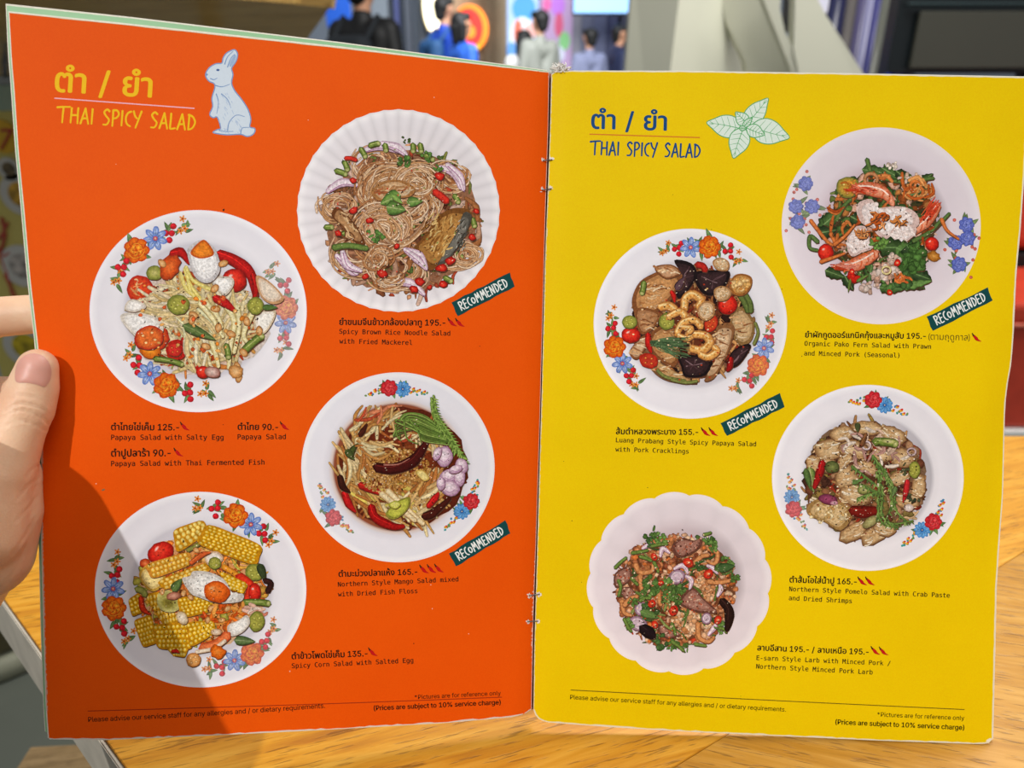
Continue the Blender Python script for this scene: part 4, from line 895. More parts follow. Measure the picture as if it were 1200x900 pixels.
d.kernels([(350, 600), (420, 596), (408, 630), (372, 625)], 2, 5, '#f0c838'); d.blob('carrot_piece', 525, 612, 30, 24, 30, '#f09038', '#e87018', '#b84c0c', j=.18); d.halved(440, 640, 26, 26, 0, 'peanut', '#e8a860', '#b87030', '#f8e0b0'); d.chili([(365, 610), (380, 608), (390, 615)], 14, '#d02818')
for x, y in ((405, 405), (500, 460), (430, 420), (560, 460), (540, 500), (490, 500), (530, 545), (450, 255), (330, 400)): d.peanut(x, y, 14, d.r.uniform(0, 180))
d.blob('garlic', 400, 492, 18, 26, -35, '#f4ead8', '#e0ceb0', '#b89868'); d.blob('garlic', 520, 542, 20, 12, 0, '#f4e4d0', '#e0c0a0', '#b88c60')
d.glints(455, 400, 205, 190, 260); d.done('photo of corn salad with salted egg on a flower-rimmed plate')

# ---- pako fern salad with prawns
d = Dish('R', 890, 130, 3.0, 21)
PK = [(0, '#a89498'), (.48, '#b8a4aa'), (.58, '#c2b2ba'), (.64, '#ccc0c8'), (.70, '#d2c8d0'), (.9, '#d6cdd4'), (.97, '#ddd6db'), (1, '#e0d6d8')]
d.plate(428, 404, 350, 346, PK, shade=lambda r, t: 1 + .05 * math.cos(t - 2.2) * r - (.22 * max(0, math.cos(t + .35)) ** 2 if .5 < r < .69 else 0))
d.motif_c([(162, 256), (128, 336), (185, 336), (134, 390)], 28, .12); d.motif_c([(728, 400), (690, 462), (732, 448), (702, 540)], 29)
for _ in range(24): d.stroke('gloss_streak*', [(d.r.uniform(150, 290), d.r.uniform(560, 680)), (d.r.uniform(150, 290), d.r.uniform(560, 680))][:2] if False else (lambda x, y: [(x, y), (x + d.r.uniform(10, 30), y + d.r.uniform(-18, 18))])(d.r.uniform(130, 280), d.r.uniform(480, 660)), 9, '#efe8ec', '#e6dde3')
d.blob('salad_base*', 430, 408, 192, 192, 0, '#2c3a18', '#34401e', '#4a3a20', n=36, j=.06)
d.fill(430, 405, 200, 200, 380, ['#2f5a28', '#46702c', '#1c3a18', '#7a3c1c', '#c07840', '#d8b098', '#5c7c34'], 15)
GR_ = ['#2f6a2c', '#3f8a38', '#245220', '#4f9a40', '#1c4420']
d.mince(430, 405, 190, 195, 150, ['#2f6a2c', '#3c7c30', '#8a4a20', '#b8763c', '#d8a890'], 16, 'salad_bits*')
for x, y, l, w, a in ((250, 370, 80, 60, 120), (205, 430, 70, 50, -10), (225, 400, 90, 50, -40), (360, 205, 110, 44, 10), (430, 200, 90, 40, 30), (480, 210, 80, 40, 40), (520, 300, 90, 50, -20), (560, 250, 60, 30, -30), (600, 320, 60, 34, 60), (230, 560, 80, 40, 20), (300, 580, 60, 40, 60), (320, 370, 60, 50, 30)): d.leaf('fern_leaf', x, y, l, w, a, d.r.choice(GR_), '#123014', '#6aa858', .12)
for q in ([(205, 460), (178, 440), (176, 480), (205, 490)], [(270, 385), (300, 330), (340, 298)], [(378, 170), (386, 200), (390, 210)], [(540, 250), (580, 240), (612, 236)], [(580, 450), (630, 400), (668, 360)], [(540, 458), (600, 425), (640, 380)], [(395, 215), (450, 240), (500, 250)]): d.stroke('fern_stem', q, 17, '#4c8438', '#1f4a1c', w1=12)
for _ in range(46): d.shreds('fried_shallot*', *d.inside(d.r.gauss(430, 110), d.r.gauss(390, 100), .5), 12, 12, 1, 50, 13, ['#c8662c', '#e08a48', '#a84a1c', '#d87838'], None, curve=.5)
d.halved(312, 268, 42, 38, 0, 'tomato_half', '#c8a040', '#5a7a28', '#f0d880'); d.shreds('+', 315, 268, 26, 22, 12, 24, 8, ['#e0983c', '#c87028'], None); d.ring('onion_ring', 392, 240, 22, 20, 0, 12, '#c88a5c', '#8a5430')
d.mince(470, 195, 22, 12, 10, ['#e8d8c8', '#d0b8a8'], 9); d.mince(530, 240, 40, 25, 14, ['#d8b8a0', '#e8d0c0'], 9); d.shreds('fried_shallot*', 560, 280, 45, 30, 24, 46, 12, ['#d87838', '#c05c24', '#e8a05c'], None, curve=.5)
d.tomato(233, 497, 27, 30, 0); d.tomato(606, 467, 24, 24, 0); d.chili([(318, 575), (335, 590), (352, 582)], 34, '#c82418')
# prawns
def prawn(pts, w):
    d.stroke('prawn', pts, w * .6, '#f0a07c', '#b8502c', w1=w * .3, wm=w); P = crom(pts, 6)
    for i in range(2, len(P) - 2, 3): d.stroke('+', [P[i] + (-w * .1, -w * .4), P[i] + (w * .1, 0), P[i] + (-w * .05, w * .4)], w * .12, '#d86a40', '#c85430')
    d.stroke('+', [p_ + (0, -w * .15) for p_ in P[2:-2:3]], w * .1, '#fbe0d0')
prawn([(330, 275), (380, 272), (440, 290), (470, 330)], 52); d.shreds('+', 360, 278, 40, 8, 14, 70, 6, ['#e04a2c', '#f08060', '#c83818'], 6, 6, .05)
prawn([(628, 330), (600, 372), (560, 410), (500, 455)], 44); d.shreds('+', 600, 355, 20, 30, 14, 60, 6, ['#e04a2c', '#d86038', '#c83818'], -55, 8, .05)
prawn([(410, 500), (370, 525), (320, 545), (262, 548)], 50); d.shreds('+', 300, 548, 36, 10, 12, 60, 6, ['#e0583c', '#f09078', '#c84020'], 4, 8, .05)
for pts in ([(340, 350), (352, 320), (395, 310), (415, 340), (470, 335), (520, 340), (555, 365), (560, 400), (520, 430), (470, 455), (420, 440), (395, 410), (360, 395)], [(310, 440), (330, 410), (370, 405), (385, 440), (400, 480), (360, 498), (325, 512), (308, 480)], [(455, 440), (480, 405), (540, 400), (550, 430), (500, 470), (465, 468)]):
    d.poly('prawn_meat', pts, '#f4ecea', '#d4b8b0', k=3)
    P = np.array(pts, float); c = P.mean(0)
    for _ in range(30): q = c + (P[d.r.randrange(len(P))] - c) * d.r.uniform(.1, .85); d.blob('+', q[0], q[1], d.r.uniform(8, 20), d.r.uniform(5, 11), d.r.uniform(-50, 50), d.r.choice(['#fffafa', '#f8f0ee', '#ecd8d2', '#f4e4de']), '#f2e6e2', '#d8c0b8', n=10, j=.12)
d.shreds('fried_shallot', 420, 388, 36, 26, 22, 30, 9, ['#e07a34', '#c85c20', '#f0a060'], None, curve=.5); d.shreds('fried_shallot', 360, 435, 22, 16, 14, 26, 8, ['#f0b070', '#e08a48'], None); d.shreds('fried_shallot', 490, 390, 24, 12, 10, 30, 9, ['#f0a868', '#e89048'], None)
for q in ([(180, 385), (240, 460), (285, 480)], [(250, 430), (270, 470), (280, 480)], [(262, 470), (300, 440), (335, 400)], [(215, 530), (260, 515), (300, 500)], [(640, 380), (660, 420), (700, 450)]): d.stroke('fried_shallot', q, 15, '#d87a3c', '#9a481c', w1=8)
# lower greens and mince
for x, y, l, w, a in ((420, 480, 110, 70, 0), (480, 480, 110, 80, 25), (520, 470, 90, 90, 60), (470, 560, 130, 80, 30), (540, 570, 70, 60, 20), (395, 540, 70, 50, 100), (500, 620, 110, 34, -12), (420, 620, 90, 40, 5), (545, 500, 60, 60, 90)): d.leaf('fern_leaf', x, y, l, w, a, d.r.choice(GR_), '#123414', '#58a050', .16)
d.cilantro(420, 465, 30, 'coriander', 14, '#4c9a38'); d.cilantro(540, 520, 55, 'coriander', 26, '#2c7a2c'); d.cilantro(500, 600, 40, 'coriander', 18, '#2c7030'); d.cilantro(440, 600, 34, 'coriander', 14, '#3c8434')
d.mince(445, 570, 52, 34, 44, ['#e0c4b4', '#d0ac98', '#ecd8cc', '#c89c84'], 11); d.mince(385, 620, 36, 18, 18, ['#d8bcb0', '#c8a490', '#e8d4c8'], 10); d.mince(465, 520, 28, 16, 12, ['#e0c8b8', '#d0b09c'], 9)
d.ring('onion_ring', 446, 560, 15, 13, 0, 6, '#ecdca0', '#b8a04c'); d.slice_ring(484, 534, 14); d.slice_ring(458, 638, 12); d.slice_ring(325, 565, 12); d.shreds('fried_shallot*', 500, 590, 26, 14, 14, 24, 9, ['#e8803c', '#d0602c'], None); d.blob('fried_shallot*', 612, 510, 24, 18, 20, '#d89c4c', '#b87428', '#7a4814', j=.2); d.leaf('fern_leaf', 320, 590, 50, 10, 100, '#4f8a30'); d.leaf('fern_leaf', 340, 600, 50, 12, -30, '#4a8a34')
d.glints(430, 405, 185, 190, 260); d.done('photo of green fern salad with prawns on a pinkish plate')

# ---- papaya salad with pork cracklings
d = Dish('R', 670, 250, 3.0, 22)
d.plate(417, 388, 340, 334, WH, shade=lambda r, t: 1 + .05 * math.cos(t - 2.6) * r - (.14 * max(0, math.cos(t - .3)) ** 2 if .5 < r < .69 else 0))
d.motif_a((484, 118), (418, 120), (372, 118), (552, 130), (330, 132), (592, 165), 34); d.motif_a((150, 470), (178, 528), (140, 402), (204, 566), (138, 358), (226, 602), 34); d.motif_a((655, 535), (676, 474), (620, 585), (696, 430), (575, 615), (700, 388), 34, .08)
d.blob('salad_base*', 425, 385, 208, 194, 0, '#5a2a18', '#6e3820', '#8a6048', n=40, j=.06); d.mince(425, 390, 200, 190, 90, ['#8a5434', '#6a3824', '#a8683c', '#3c2018', '#b88a58'], 20, 'salad_bits*')
d.fill(425, 388, 214, 200, 330, ['#7a4022', '#a8683a', '#4a2014', '#c08a54', '#2c1814', '#8a2c18'], 16)
def sheetn(pts, n=8, c='#cc945c', ce='#84502c'):
    d.poly('papaya_sheet', pts, c, ce, k=4); P = np.array(pts, float); m_ = P.mean(0)
    for _ in range(n): q = m_ + (P[d.r.randrange(len(P))] - m_) * d.r.uniform(.1, .75); d.stroke('+', [q + (-16, d.r.uniform(-10, 10)), q, q + (16, d.r.uniform(-10, 10))], 9, d.r.choice(['#e8c494', '#d8a470', '#a86c3c', '#f0d8b4', '#8a5028']), mulc(c, .8), w1=3)
sheetn([(212, 300), (240, 240), (300, 205), (350, 185), (392, 230), (360, 290), (310, 340), (250, 370), (220, 350)], 24); sheetn([(290, 190), (350, 180), (385, 210), (330, 230)], 8, '#d0a078'); sheetn([(225, 335), (310, 350), (280, 410), (240, 420)], 8, '#b8865c')
sheetn([(560, 350), (600, 330), (640, 380), (635, 440), (600, 465), (565, 430)], 10, '#ccaa7c', '#8a683c'); sheetn([(290, 410), (350, 390), (380, 470), (360, 540), (300, 510), (270, 460)], 14, '#c8945e'); sheetn([(250, 480), (320, 530), (400, 575), (440, 600), (340, 590), (280, 550)], 14, '#c49a66', '#7a5430'); sheetn([(205, 480), (250, 430), (270, 450), (235, 510), (210, 505)], 8, '#d0ac88')
def darkleaf(pts):
    d.poly('dark_leaf', pts, '#3a2628', '#1c1214', k=4); P = np.array(pts, float); m_ = P.mean(0)
    for _ in range(9): q = m_ + (P[d.r.randrange(len(P))] - m_) * d.r.uniform(.2, .8); d.stroke('+', [q, (q + m_) / 2 + (d.r.uniform(-6, 6), 0), m_], 5, d.r.choice(['#6a4c50', '#54383c', '#8a6c70']), '#2a1a1c', w1=2)
darkleaf([(360, 165), (420, 175), (440, 215), (410, 270), (375, 300), (365, 260), (390, 220)]); darkleaf([(430, 210), (500, 200), (555, 205), (540, 255), (490, 290), (450, 270)]); darkleaf([(375, 500), (440, 500), (495, 520), (470, 570), (400, 575), (385, 540)]); darkleaf([(560, 490), (610, 460), (630, 470), (590, 530), (555, 540)])
d.stroke('chili', [(440, 180), (460, 185), (470, 200)], 24, '#c02a20', '#701410'); d.leaf('aubergine', 365, 270, 60, 28, -55, '#5a4048', '#2a181c'); d.bean(250, 262, 40, 20, 100)
d.chili([(268, 425), (270, 460), (280, 490)], 24, '#c82018'); d.chili([(350, 275), (358, 290), (362, 312)], 18, '#c82018'); d.chili([(560, 510), (555, 540), (545, 555)], 22, '#a01a18')
d.tomato(548, 322, 34, 34, 0); d.tomato(208, 428, 34, 28, 0); d.halved(270, 518, 34, 26, 15, cut='#c83c24'); d.green_half(203, 382, 27, 24, 0); d.green_half(334, 380, 28, 30, 0); d.halved(490, 388, 22, 30, 20, cut='#d84c28')
for q in ([(585, 280), (605, 310), (620, 345)], [(600, 270), (625, 310), (630, 345)]): d.stroke('green_bean', q, 20, '#5a8034', '#2c4a18')
for q in ([(300, 550), (330, 575), (400, 590)], [(350, 585), (400, 595), (440, 590)], [(645, 385), (655, 420), (640, 460)]): d.stroke('green_bean', q, 12, '#7c9440', '#3f5420')
sheetn([(510, 400), (545, 385), (572, 400), (560, 460), (535, 520), (500, 580), (465, 588), (500, 530), (505, 460)], 16, '#d8b48c', '#8a5c38')
# cracklings
def crackling(pts, w=30):
    d.stroke('pork_crackling', pts, w * .85, '#eeb464', '#a8642c', wm=w); P = crom(pts, 5); d.stroke('+', [p_ + (-w * .08, -w * .15) for p_ in P], w * .3, '#fbdc9c', '#f0bc70', w1=w * .2)
    for p_ in P[::2]: d.blob('+', p_[0] + d.r.uniform(-6, 6), p_[1] + d.r.uniform(-4, 8), w * .14, None, 0, '#d89040', n=7, j=.2)
crackling([(395, 340), (400, 300), (425, 285), (455, 305), (445, 330)], 32); crackling([(310, 330), (340, 325), (365, 340)], 32); crackling([(340, 365), (380, 345), (400, 370), (380, 395)], 28); crackling([(370, 420), (390, 385), (430, 375), (455, 400)], 28); crackling([(375, 430), (405, 440), (430, 425)], 24); crackling([(420, 475), (460, 480), (485, 455), (470, 430), (430, 425)], 32); crackling([(450, 495), (480, 505), (510, 485), (500, 470)], 28); crackling([(390, 400), (420, 405), (410, 420)], 22)
for pts in ([(445, 330), (470, 308), (500, 320), (500, 358), (470, 378), (445, 360)], [(495, 170), (520, 155), (552, 170), (548, 200), (510, 198)], [(500, 270), (530, 255), (562, 275), (545, 305), (510, 305)]): d.poly('pork_crackling', pts, '#e4c49c', '#b08050'); d.mince(np.mean([q[0] for q in pts]), np.mean([q[1] for q in pts]), 20, 18, 26, ['#f0dcb8', '#d8b080', '#c89c68'], 4, '+')
d.poly('pork_crackling', [(555, 255), (570, 220), (600, 212), (632, 225), (630, 260), (605, 288), (570, 285)], '#d89c54', '#98602c'); d.mince(595, 250, 28, 24, 26, ['#e8b468', '#c8843c', '#f0c888'], 8, '+')
for _ in range(60):
    t = d.r.uniform(-.5, .5); d.stroke('dill_sprig' if _ == 0 else '+', [(275 + d.r.uniform(0, 30), 455 + d.r.uniform(-8, 12)), (330 + d.r.uniform(-20, 20), 462 + t * 50), (390 + d.r.uniform(-50, 30), 472 + t * 80)], 3.6, d.r.choice(['#3f7a44', '#5a9a58', '#2a5c30']), '#23482a', w1=2)
for _ in range(50): d.blob('crumbs*', *d.inside(425 + d.r.gauss(0, 110), 400 + d.r.gauss(0, 100), .6), 4, 3, 0, d.r.choice(['#f0d0a0', '#b83c20', '#4a2414', '#e0b070']), n=6)
d.glints(425, 385, 195, 185, 280); d.done('photo of dark papaya salad with pork cracklings')

# ---- pomelo salad with crab paste
d = Dish('R', 890, 430, 3.0, 23)
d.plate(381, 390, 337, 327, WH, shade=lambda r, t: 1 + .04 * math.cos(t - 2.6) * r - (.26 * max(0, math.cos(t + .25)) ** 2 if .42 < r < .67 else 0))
d.motif_b((400, 116), (440, 134), (314, 122), (520, 168), 27); d.motif_b((120, 500), (114, 458), (164, 572), (104, 376), 26, .15); d.motif_b((611, 545), (572, 573), (648, 470), (504, 628), 27)
d.blob('salad_base*', 372, 396, 208, 202, 10, '#5c3422', '#6c4630', '#7c6048', n=40, j=.06)
d.fill(372, 396, 212, 204, 380, ['#b08050', '#7a4a2c', '#d8b488', '#5a3420', '#8a7038', '#94301e'], 15)
PM = ['#e4cca2', '#d4b488', '#efe0c0', '#bc9464', '#d0a672', '#f6ecd6']
d.mince(370, 395, 205, 195, 150, ['#8a5c3c', '#6a3c28', '#b08460', '#4a2c20', '#7a6838'], 17, 'salad_bits*')
def pulp(x, y, rx, ry, rot, n=16):
    d.blob('pomelo_pulp', x, y, rx, ry, rot, '#dcc096', '#cca878', '#7c5430', n=16, j=.1); ca, sa = math.cos(math.radians(rot)), math.sin(math.radians(rot))
    for _ in range(n):
        u, v = d.r.uniform(-.7, .7) * rx, d.r.uniform(-.75, .75) * ry; l = rx * d.r.uniform(.3, .6); px_, py_ = x + u * ca - v * sa, y + u * sa + v * ca
        d.stroke('+', [(px_ - l * ca * .5, py_ - l * sa * .5), (px_ - sa * 3, py_ + ca * 3), (px_ + l * ca * .5, py_ + l * sa * .5)], ry * .24, d.r.choice(PM), '#a07c50', w1=ry * .1)
for a in ((250, 290, 58, 40, -15), (330, 290, 58, 32, 15), (380, 215, 56, 26, 5), (290, 235, 44, 28, -10), (310, 400, 40, 62, -20), (340, 450, 62, 40, 10), (470, 240, 50, 28, 20), (500, 320, 48, 34, 0), (380, 355, 40, 24, 30), (490, 390, 40, 26, -20), (560, 420, 26, 44, 10), (240, 345, 34, 26, 0), (520, 470, 44, 28, 10), (250, 505, 84, 40, 14), (330, 580, 56, 28, -30), (405, 590, 56, 30, -28), (440, 570, 40, 26, 10), (300, 330, 36, 20, -40), (430, 310, 40, 22, 20), (190, 340, 28, 30, 0)): pulp(*a)
d.poly('fried_skin', [(165, 500), (200, 465), (260, 470), (315, 490), (325, 530), (285, 575), (230, 545), (180, 525)], '#d8ba88', '#a07c48'); d.mince(245, 515, 70, 36, 60, ['#ecd8ac', '#c8a468', '#b88c50'], 7, '+')
d.shreds('onion_slices*', 400, 300, 130, 80, 30, 44, 13, ['#e8d8c8', '#d8b8a0', '#b88c80'], None, curve=.5); d.ring('onion_ring', 376, 276, 14, 14, 0, 7, '#d8c8c8', '#8a6c70'); d.ring('onion_ring', 535, 298, 14, 12, 0, 7, '#c8b0b0', '#7a5c60')
d.leaf('green_bean', 175, 350, 95, 34, 80, '#6a9a3c', '#23501c', '#b8d888'); d.leaf('green_bean', 160, 355, 85, 24, 75, '#3f7430', '#1c421a'); d.chili([(222, 335), (212, 370), (192, 425)], 30, '#a81c1c', w1=14); d.chili([(520, 400), (515, 435), (505, 475)], 22, '#c0282c'); d.chili([(325, 505), (365, 510), (410, 505)], 44, '#7c1c14', w1=30); d.chili([(375, 235), (360, 270), (350, 280)], 16, '#7a5030')
d.blob('shallot', 240, 465, 34, 18, 10, '#a84c70', '#8a3c5c', '#5a2038'); d.blob('+', 262, 478, 14, 8, 0, '#e8c0c8', '#c890a0', '#8a4c60'); d.blob('brinjal', 255, 352, 26, 22, 0, '#7a9448', '#5a7434', '#34481c'); d.bean(442, 266, 72, 30, 6); d.blob('+', 455, 262, 26, 8, 6, '#d8e0a0', '#b0c468', '#88a448')
d.green_half(545, 362, 20, 30, 0); d.cilantro(510, 360, 22, 'herb', 8, '#4a5c34'); d.cilantro(540, 465, 24, 'herb', 9, '#3c5030'); d.blob('shallot', 525, 495, 18, 14, 0, '#f0e8e4', '#d8c8c0', '#a88c80'); d.blob('brinjal', 370, 430, 26, 18, -10, '#c8d088', '#98a850', '#5c6c2c'); d.blob('brinjal', 390, 545, 34, 16, -35, '#c0c080', '#a0a45c', '#6c7038'); d.leaf('herb', 345, 195, 36, 20, 90, '#3f5428')
for q in ([(398, 312), (420, 360), (425, 450), (415, 530)], [(405, 320), (450, 400), (465, 480), (440, 545)], [(420, 340), (470, 420), (478, 500), (520, 545)], [(412, 370), (432, 440), (430, 520), (470, 552), (540, 540)], [(440, 360), (462, 430), (470, 500)], [(428, 380), (418, 460), (425, 540), (480, 560)], [(325, 350), (370, 385), (410, 415)], [(330, 400), (370, 420), (415, 440)], [(345, 465), (380, 450), (415, 440)]):
    d.stroke('acacia_shoot', q, 11, '#5c9a3c', '#265a20', w1=6)
    P = crom(q, 7)
    for i in range(1, len(P), 2):
        for sg in (-1, 1): d.leaf('+', P[i][0], P[i][1], 18, 6, 80 + sg * 30, d.r.choice(['#4f8c34', '#3a7430', '#78b050']))
d.leaf('herb', 325, 410, 50, 16, -20, '#4a8a3c'); d.leaf('herb', 480, 420, 40, 18, 110, '#4f8440')
for _ in range(110): d.blob('crumbs*', *d.inside(370 + d.r.gauss(0, 100), 395 + d.r.gauss(0, 95), .6), 3.4, 2.6, 0, d.r.choice(['#3a2418', '#5a3420', '#f4e8d0', '#8a2c20', '#2c3818']), n=6)
d.glints(372, 395, 195, 190, 320); d.done('photo of pale pomelo salad with a long green sprig')

# ---- minced pork larb on a scalloped plate
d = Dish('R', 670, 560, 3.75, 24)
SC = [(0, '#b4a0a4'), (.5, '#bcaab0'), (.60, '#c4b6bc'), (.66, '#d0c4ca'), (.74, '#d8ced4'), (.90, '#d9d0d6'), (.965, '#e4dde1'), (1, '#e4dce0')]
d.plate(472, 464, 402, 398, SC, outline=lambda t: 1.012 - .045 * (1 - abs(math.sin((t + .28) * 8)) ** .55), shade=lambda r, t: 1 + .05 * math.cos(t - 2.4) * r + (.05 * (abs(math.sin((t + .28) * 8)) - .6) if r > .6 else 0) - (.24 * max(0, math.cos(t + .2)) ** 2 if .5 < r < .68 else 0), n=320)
d.blob('salad_base*', 458, 495, 256, 238, 0, '#5a2c1a', '#6a3820', '#74482e', n=44, j=.05)
d.fill(458, 495, 272, 252, 240, ['#a05a34', '#c88454', '#5a2c1a', '#e0b08c', '#3c6a2c', '#b83c24'], 15)
MC = ['#cc8c62', '#dca680', '#b87048', '#8e4c30', '#e8c09c', '#c47c4c', '#d0743a']
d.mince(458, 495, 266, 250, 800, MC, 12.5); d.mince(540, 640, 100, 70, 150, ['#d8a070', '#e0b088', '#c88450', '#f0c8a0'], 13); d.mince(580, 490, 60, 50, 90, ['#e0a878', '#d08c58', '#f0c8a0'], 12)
d.shreds('herb_stems*', 450, 480, 230, 210, 40, 80, 12, ['#4f8430', '#7aa048', '#34602a'], None, curve=.2, dark=.4)
for pts in ([(440, 300), (480, 268), (540, 275), (575, 262), (560, 310), (500, 345), (460, 345)], [(470, 545), (510, 490), (540, 485), (580, 530), (640, 590), (560, 592), (500, 570)], [(190, 420), (250, 390), (262, 440), (230, 470), (190, 480)], [(210, 490), (255, 480), (280, 510), (240, 535)], [(380, 640), (430, 670), (480, 690), (430, 705), (390, 690)]):
    d.poly('pork_slice', pts, '#a87868', '#6a4034', k=4); P = np.array(pts, float); m_ = P.mean(0)
    for _ in range(50): q = m_ + (P[d.r.randrange(len(P))] - m_) * d.r.uniform(.05, .9); d.blob('+', q[0], q[1], d.r.uniform(2.5, 5), None, 0, d.r.choice(['#c8a08c', '#8a5444', '#5a2c20', '#d8b8a4', '#b85c3c']), n=6)
for q in ([(280, 380), (300, 415), (350, 410), (358, 380)], [(600, 310), (640, 330), (630, 375), (595, 365)], [(555, 640), (560, 700), (600, 720), (625, 700)], [(220, 540), (230, 590), (262, 605)], [(600, 455), (650, 460), (700, 450)], [(540, 375), (570, 345), (600, 340)], [(300, 430), (305, 480), (310, 500)], [(380, 490), (385, 540), (392, 560)], [(230, 560), (260, 530), (290, 520)]): d.stroke('pork_skin', q, 26, '#d8945c', '#8a4c28', w1=16)
for q in ([(390, 345), (400, 310), (430, 330)], [(310, 310), (340, 295), (360, 300)], [(640, 520), (655, 490), (650, 470)], [(450, 400), (490, 385), (510, 420)], [(500, 430), (525, 450), (518, 490)], [(600, 690), (625, 660), (635, 640)], [(595, 385), (625, 400), (640, 420)]): d.onion(q, 24)
for x, y, rx, ry, rt in ((462, 435, 38, 32, -20), (305, 575, 30, 32, 0), (290, 640, 42, 32, 20), (592, 618, 22, 26, 0)): d.blob('shallot', x, y, rx, ry, rt, '#d8c4d0', '#c0a4b4', '#80586e', j=.05); d.ring('+', x, y, rx * .6, ry * .6, rt, 5, '#e8dce4', '#a888a0')
for x, y, r in ((350, 250, 36), (395, 262, 34), (610, 285, 32), (670, 385, 44), (430, 500, 56), (455, 520, 40), (350, 475, 48), (340, 590, 44), (565, 385, 26), (390, 720, 40), (660, 660, 30), (715, 440, 26), (270, 545, 24), (250, 640, 26), (480, 500, 26), (500, 745, 22), (445, 735, 30), (330, 510, 30), (620, 300, 26), (345, 280, 28)): d.cilantro(x, y, r, 'coriander', 14, d.r.choice(['#3c8230', '#2f7030', '#4f963c']))
for q in ([(190, 395), (215, 370), (240, 350)], [(265, 330), (300, 325), (335, 318)], [(350, 300), (390, 292), (420, 290)], [(205, 450), (215, 480), (205, 520)], [(262, 440), (280, 460), (290, 470)], [(300, 540), (320, 530), (345, 528)], [(360, 370), (375, 400), (380, 415)], [(440, 640), (450, 665), (455, 690)], [(230, 620), (250, 660), (262, 675)], [(580, 250), (600, 245), (612, 240)], [(440, 720), (470, 740), (490, 760)], [(540, 730), (570, 735), (590, 738)], [(300, 345), (330, 355), (350, 365)], [(650, 660), (670, 665), (680, 680)]): d.stroke('spring_onion', q, 17, '#5f9838', '#28541c', w1=13)
d.chili([(660, 540), (690, 580), (690, 630), (680, 670)], 44, '#2c1814', 'dried_chili', w1=20); d.chili([(310, 660), (340, 680), (360, 700)], 56, '#22161a', 'dried_chili', w1=30); d.leaf('mint_leaf', 640, 400, 80, 44, -10, '#2c6a30', '#164018'); d.leaf('mint_leaf', 300, 585, 90, 44, 20, '#4c8a3c', '#205020')
for x, y, r in ((362, 347, 18), (512, 372, 25), (600, 422, 24), (448, 583, 24), (642, 624, 20), (352, 552, 20), (365, 645, 18), (392, 462, 14)): d.slice_ring(x, y, r, '#d83420', 'chili_ring')
for _ in range(90): d.blob('crumbs*', *d.inside(458 + d.r.gauss(0, 130), 495 + d.r.gauss(0, 120), .6), 4, 3.2, d.r.uniform(0, 180), d.r.choice(['#f4dcc0', '#c84c2c', '#e8c8a4', '#3a1c10']), n=6)
d.glints(458, 495, 250, 230, 380); d.done('photo of minced pork larb on a scalloped plate')
# ------------------------------------------------------------------ table
def woodmat(name, c0, c1, c2, ang, sc=1.0):
    m, nt, b = newmat(name)
    tc = nt.nodes.new('ShaderNodeTexCoord'); rt = nt.nodes.new('ShaderNodeMapping'); rt.inputs['Rotation'].default_value = (0, 0, -ang); nt.links.new(tc.outputs['Object'], rt.inputs[0])
    mp = nt.nodes.new('ShaderNodeMapping'); mp.inputs['Scale'].default_value = (5 * sc, 75 * sc, 40 * sc); nt.links.new(rt.outputs[0], mp.inputs[0])
    n = nt.nodes.new('ShaderNodeTexNoise'); n.inputs['Scale'].default_value = 2.2; n.inputs['Detail'].default_value = 9; n.inputs['Roughness'].default_value = 0.62; n.inputs['Distortion'].default_value = 0.6
    nt.links.new(mp.outputs[0], n.inputs['Vector'])
    r = nt.nodes.new('ShaderNodeValToRGB'); e = r.color_ramp.elements; e[0].position = .30; e[0].color = (*lin(c0), 1); e[1].position = .70; e[1].color = (*lin(c2), 1)
    k = e.new(.47); k.color = (*lin(c1), 1)
    nt.links.new(n.outputs[0], r.inputs[0])
    # dark open pores
    mp2 = nt.nodes.new('ShaderNodeMapping'); mp2.inputs['Scale'].default_value = (45 * sc, 560 * sc, 100 * sc); nt.links.new(rt.outputs[0], mp2.inputs[0])
    v = nt.nodes.new('ShaderNodeTexNoise'); v.inputs['Scale'].default_value = 1.6; v.inputs['Detail'].default_value = 2; nt.links.new(mp2.outputs[0], v.inputs['Vector'])
    r2 = nt.nodes.new('ShaderNodeValToRGB'); r2.color_ramp.elements[0].position = .33; r2.color_ramp.elements[0].color = (.45, .42, .38, 1); r2.color_ramp.elements[1].position = .42; r2.color_ramp.elements[1].color = (1, 1, 1, 1)
    nt.links.new(v.outputs[0], r2.inputs[0])
    mx = nt.nodes.new('ShaderNodeMix'); mx.data_type = 'RGBA'; mx.blend_type = 'MULTIPLY'; mx.inputs[0].default_value = .8
    nt.links.new(r.outputs[0], mx.inputs[6]); nt.links.new(r2.outputs[0], mx.inputs[7]); nt.links.new(mx.outputs[2], b.inputs['Base Color'])
    bp = nt.nodes.new('ShaderNodeBump'); bp.inputs['Strength'].default_value = .25; bp.inputs['Distance'].default_value = .0006; nt.links.new(r2.outputs[0], bp.inputs['Height']); nt.links.new(bp.outputs[0], b.inputs['Normal'])
    b.inputs['Roughness'].default_value = .38
    return m
E1, E2 = atZ(17, 718, 0), atZ(148, 900, 0)                  # two points of the table's left edge
ed = (E2 - E1)[:2]; ed /= np.linalg.norm(ed); en_ = np.array([-ed[1], ed[0]])
if en_[0] < 0: en_ = -en_                                   # en_ points into the table
YF = atZ(1190, 511, 0)[1]                                   # far edge
T_ = lambda u, v: np.array([E1[0], E1[1]]) + ed * u + en_ * v
table = empty('table', (0.1, 0.2, FLOOR_Z)); tag(table, 'pale oak dining table under the open menu', 'table')
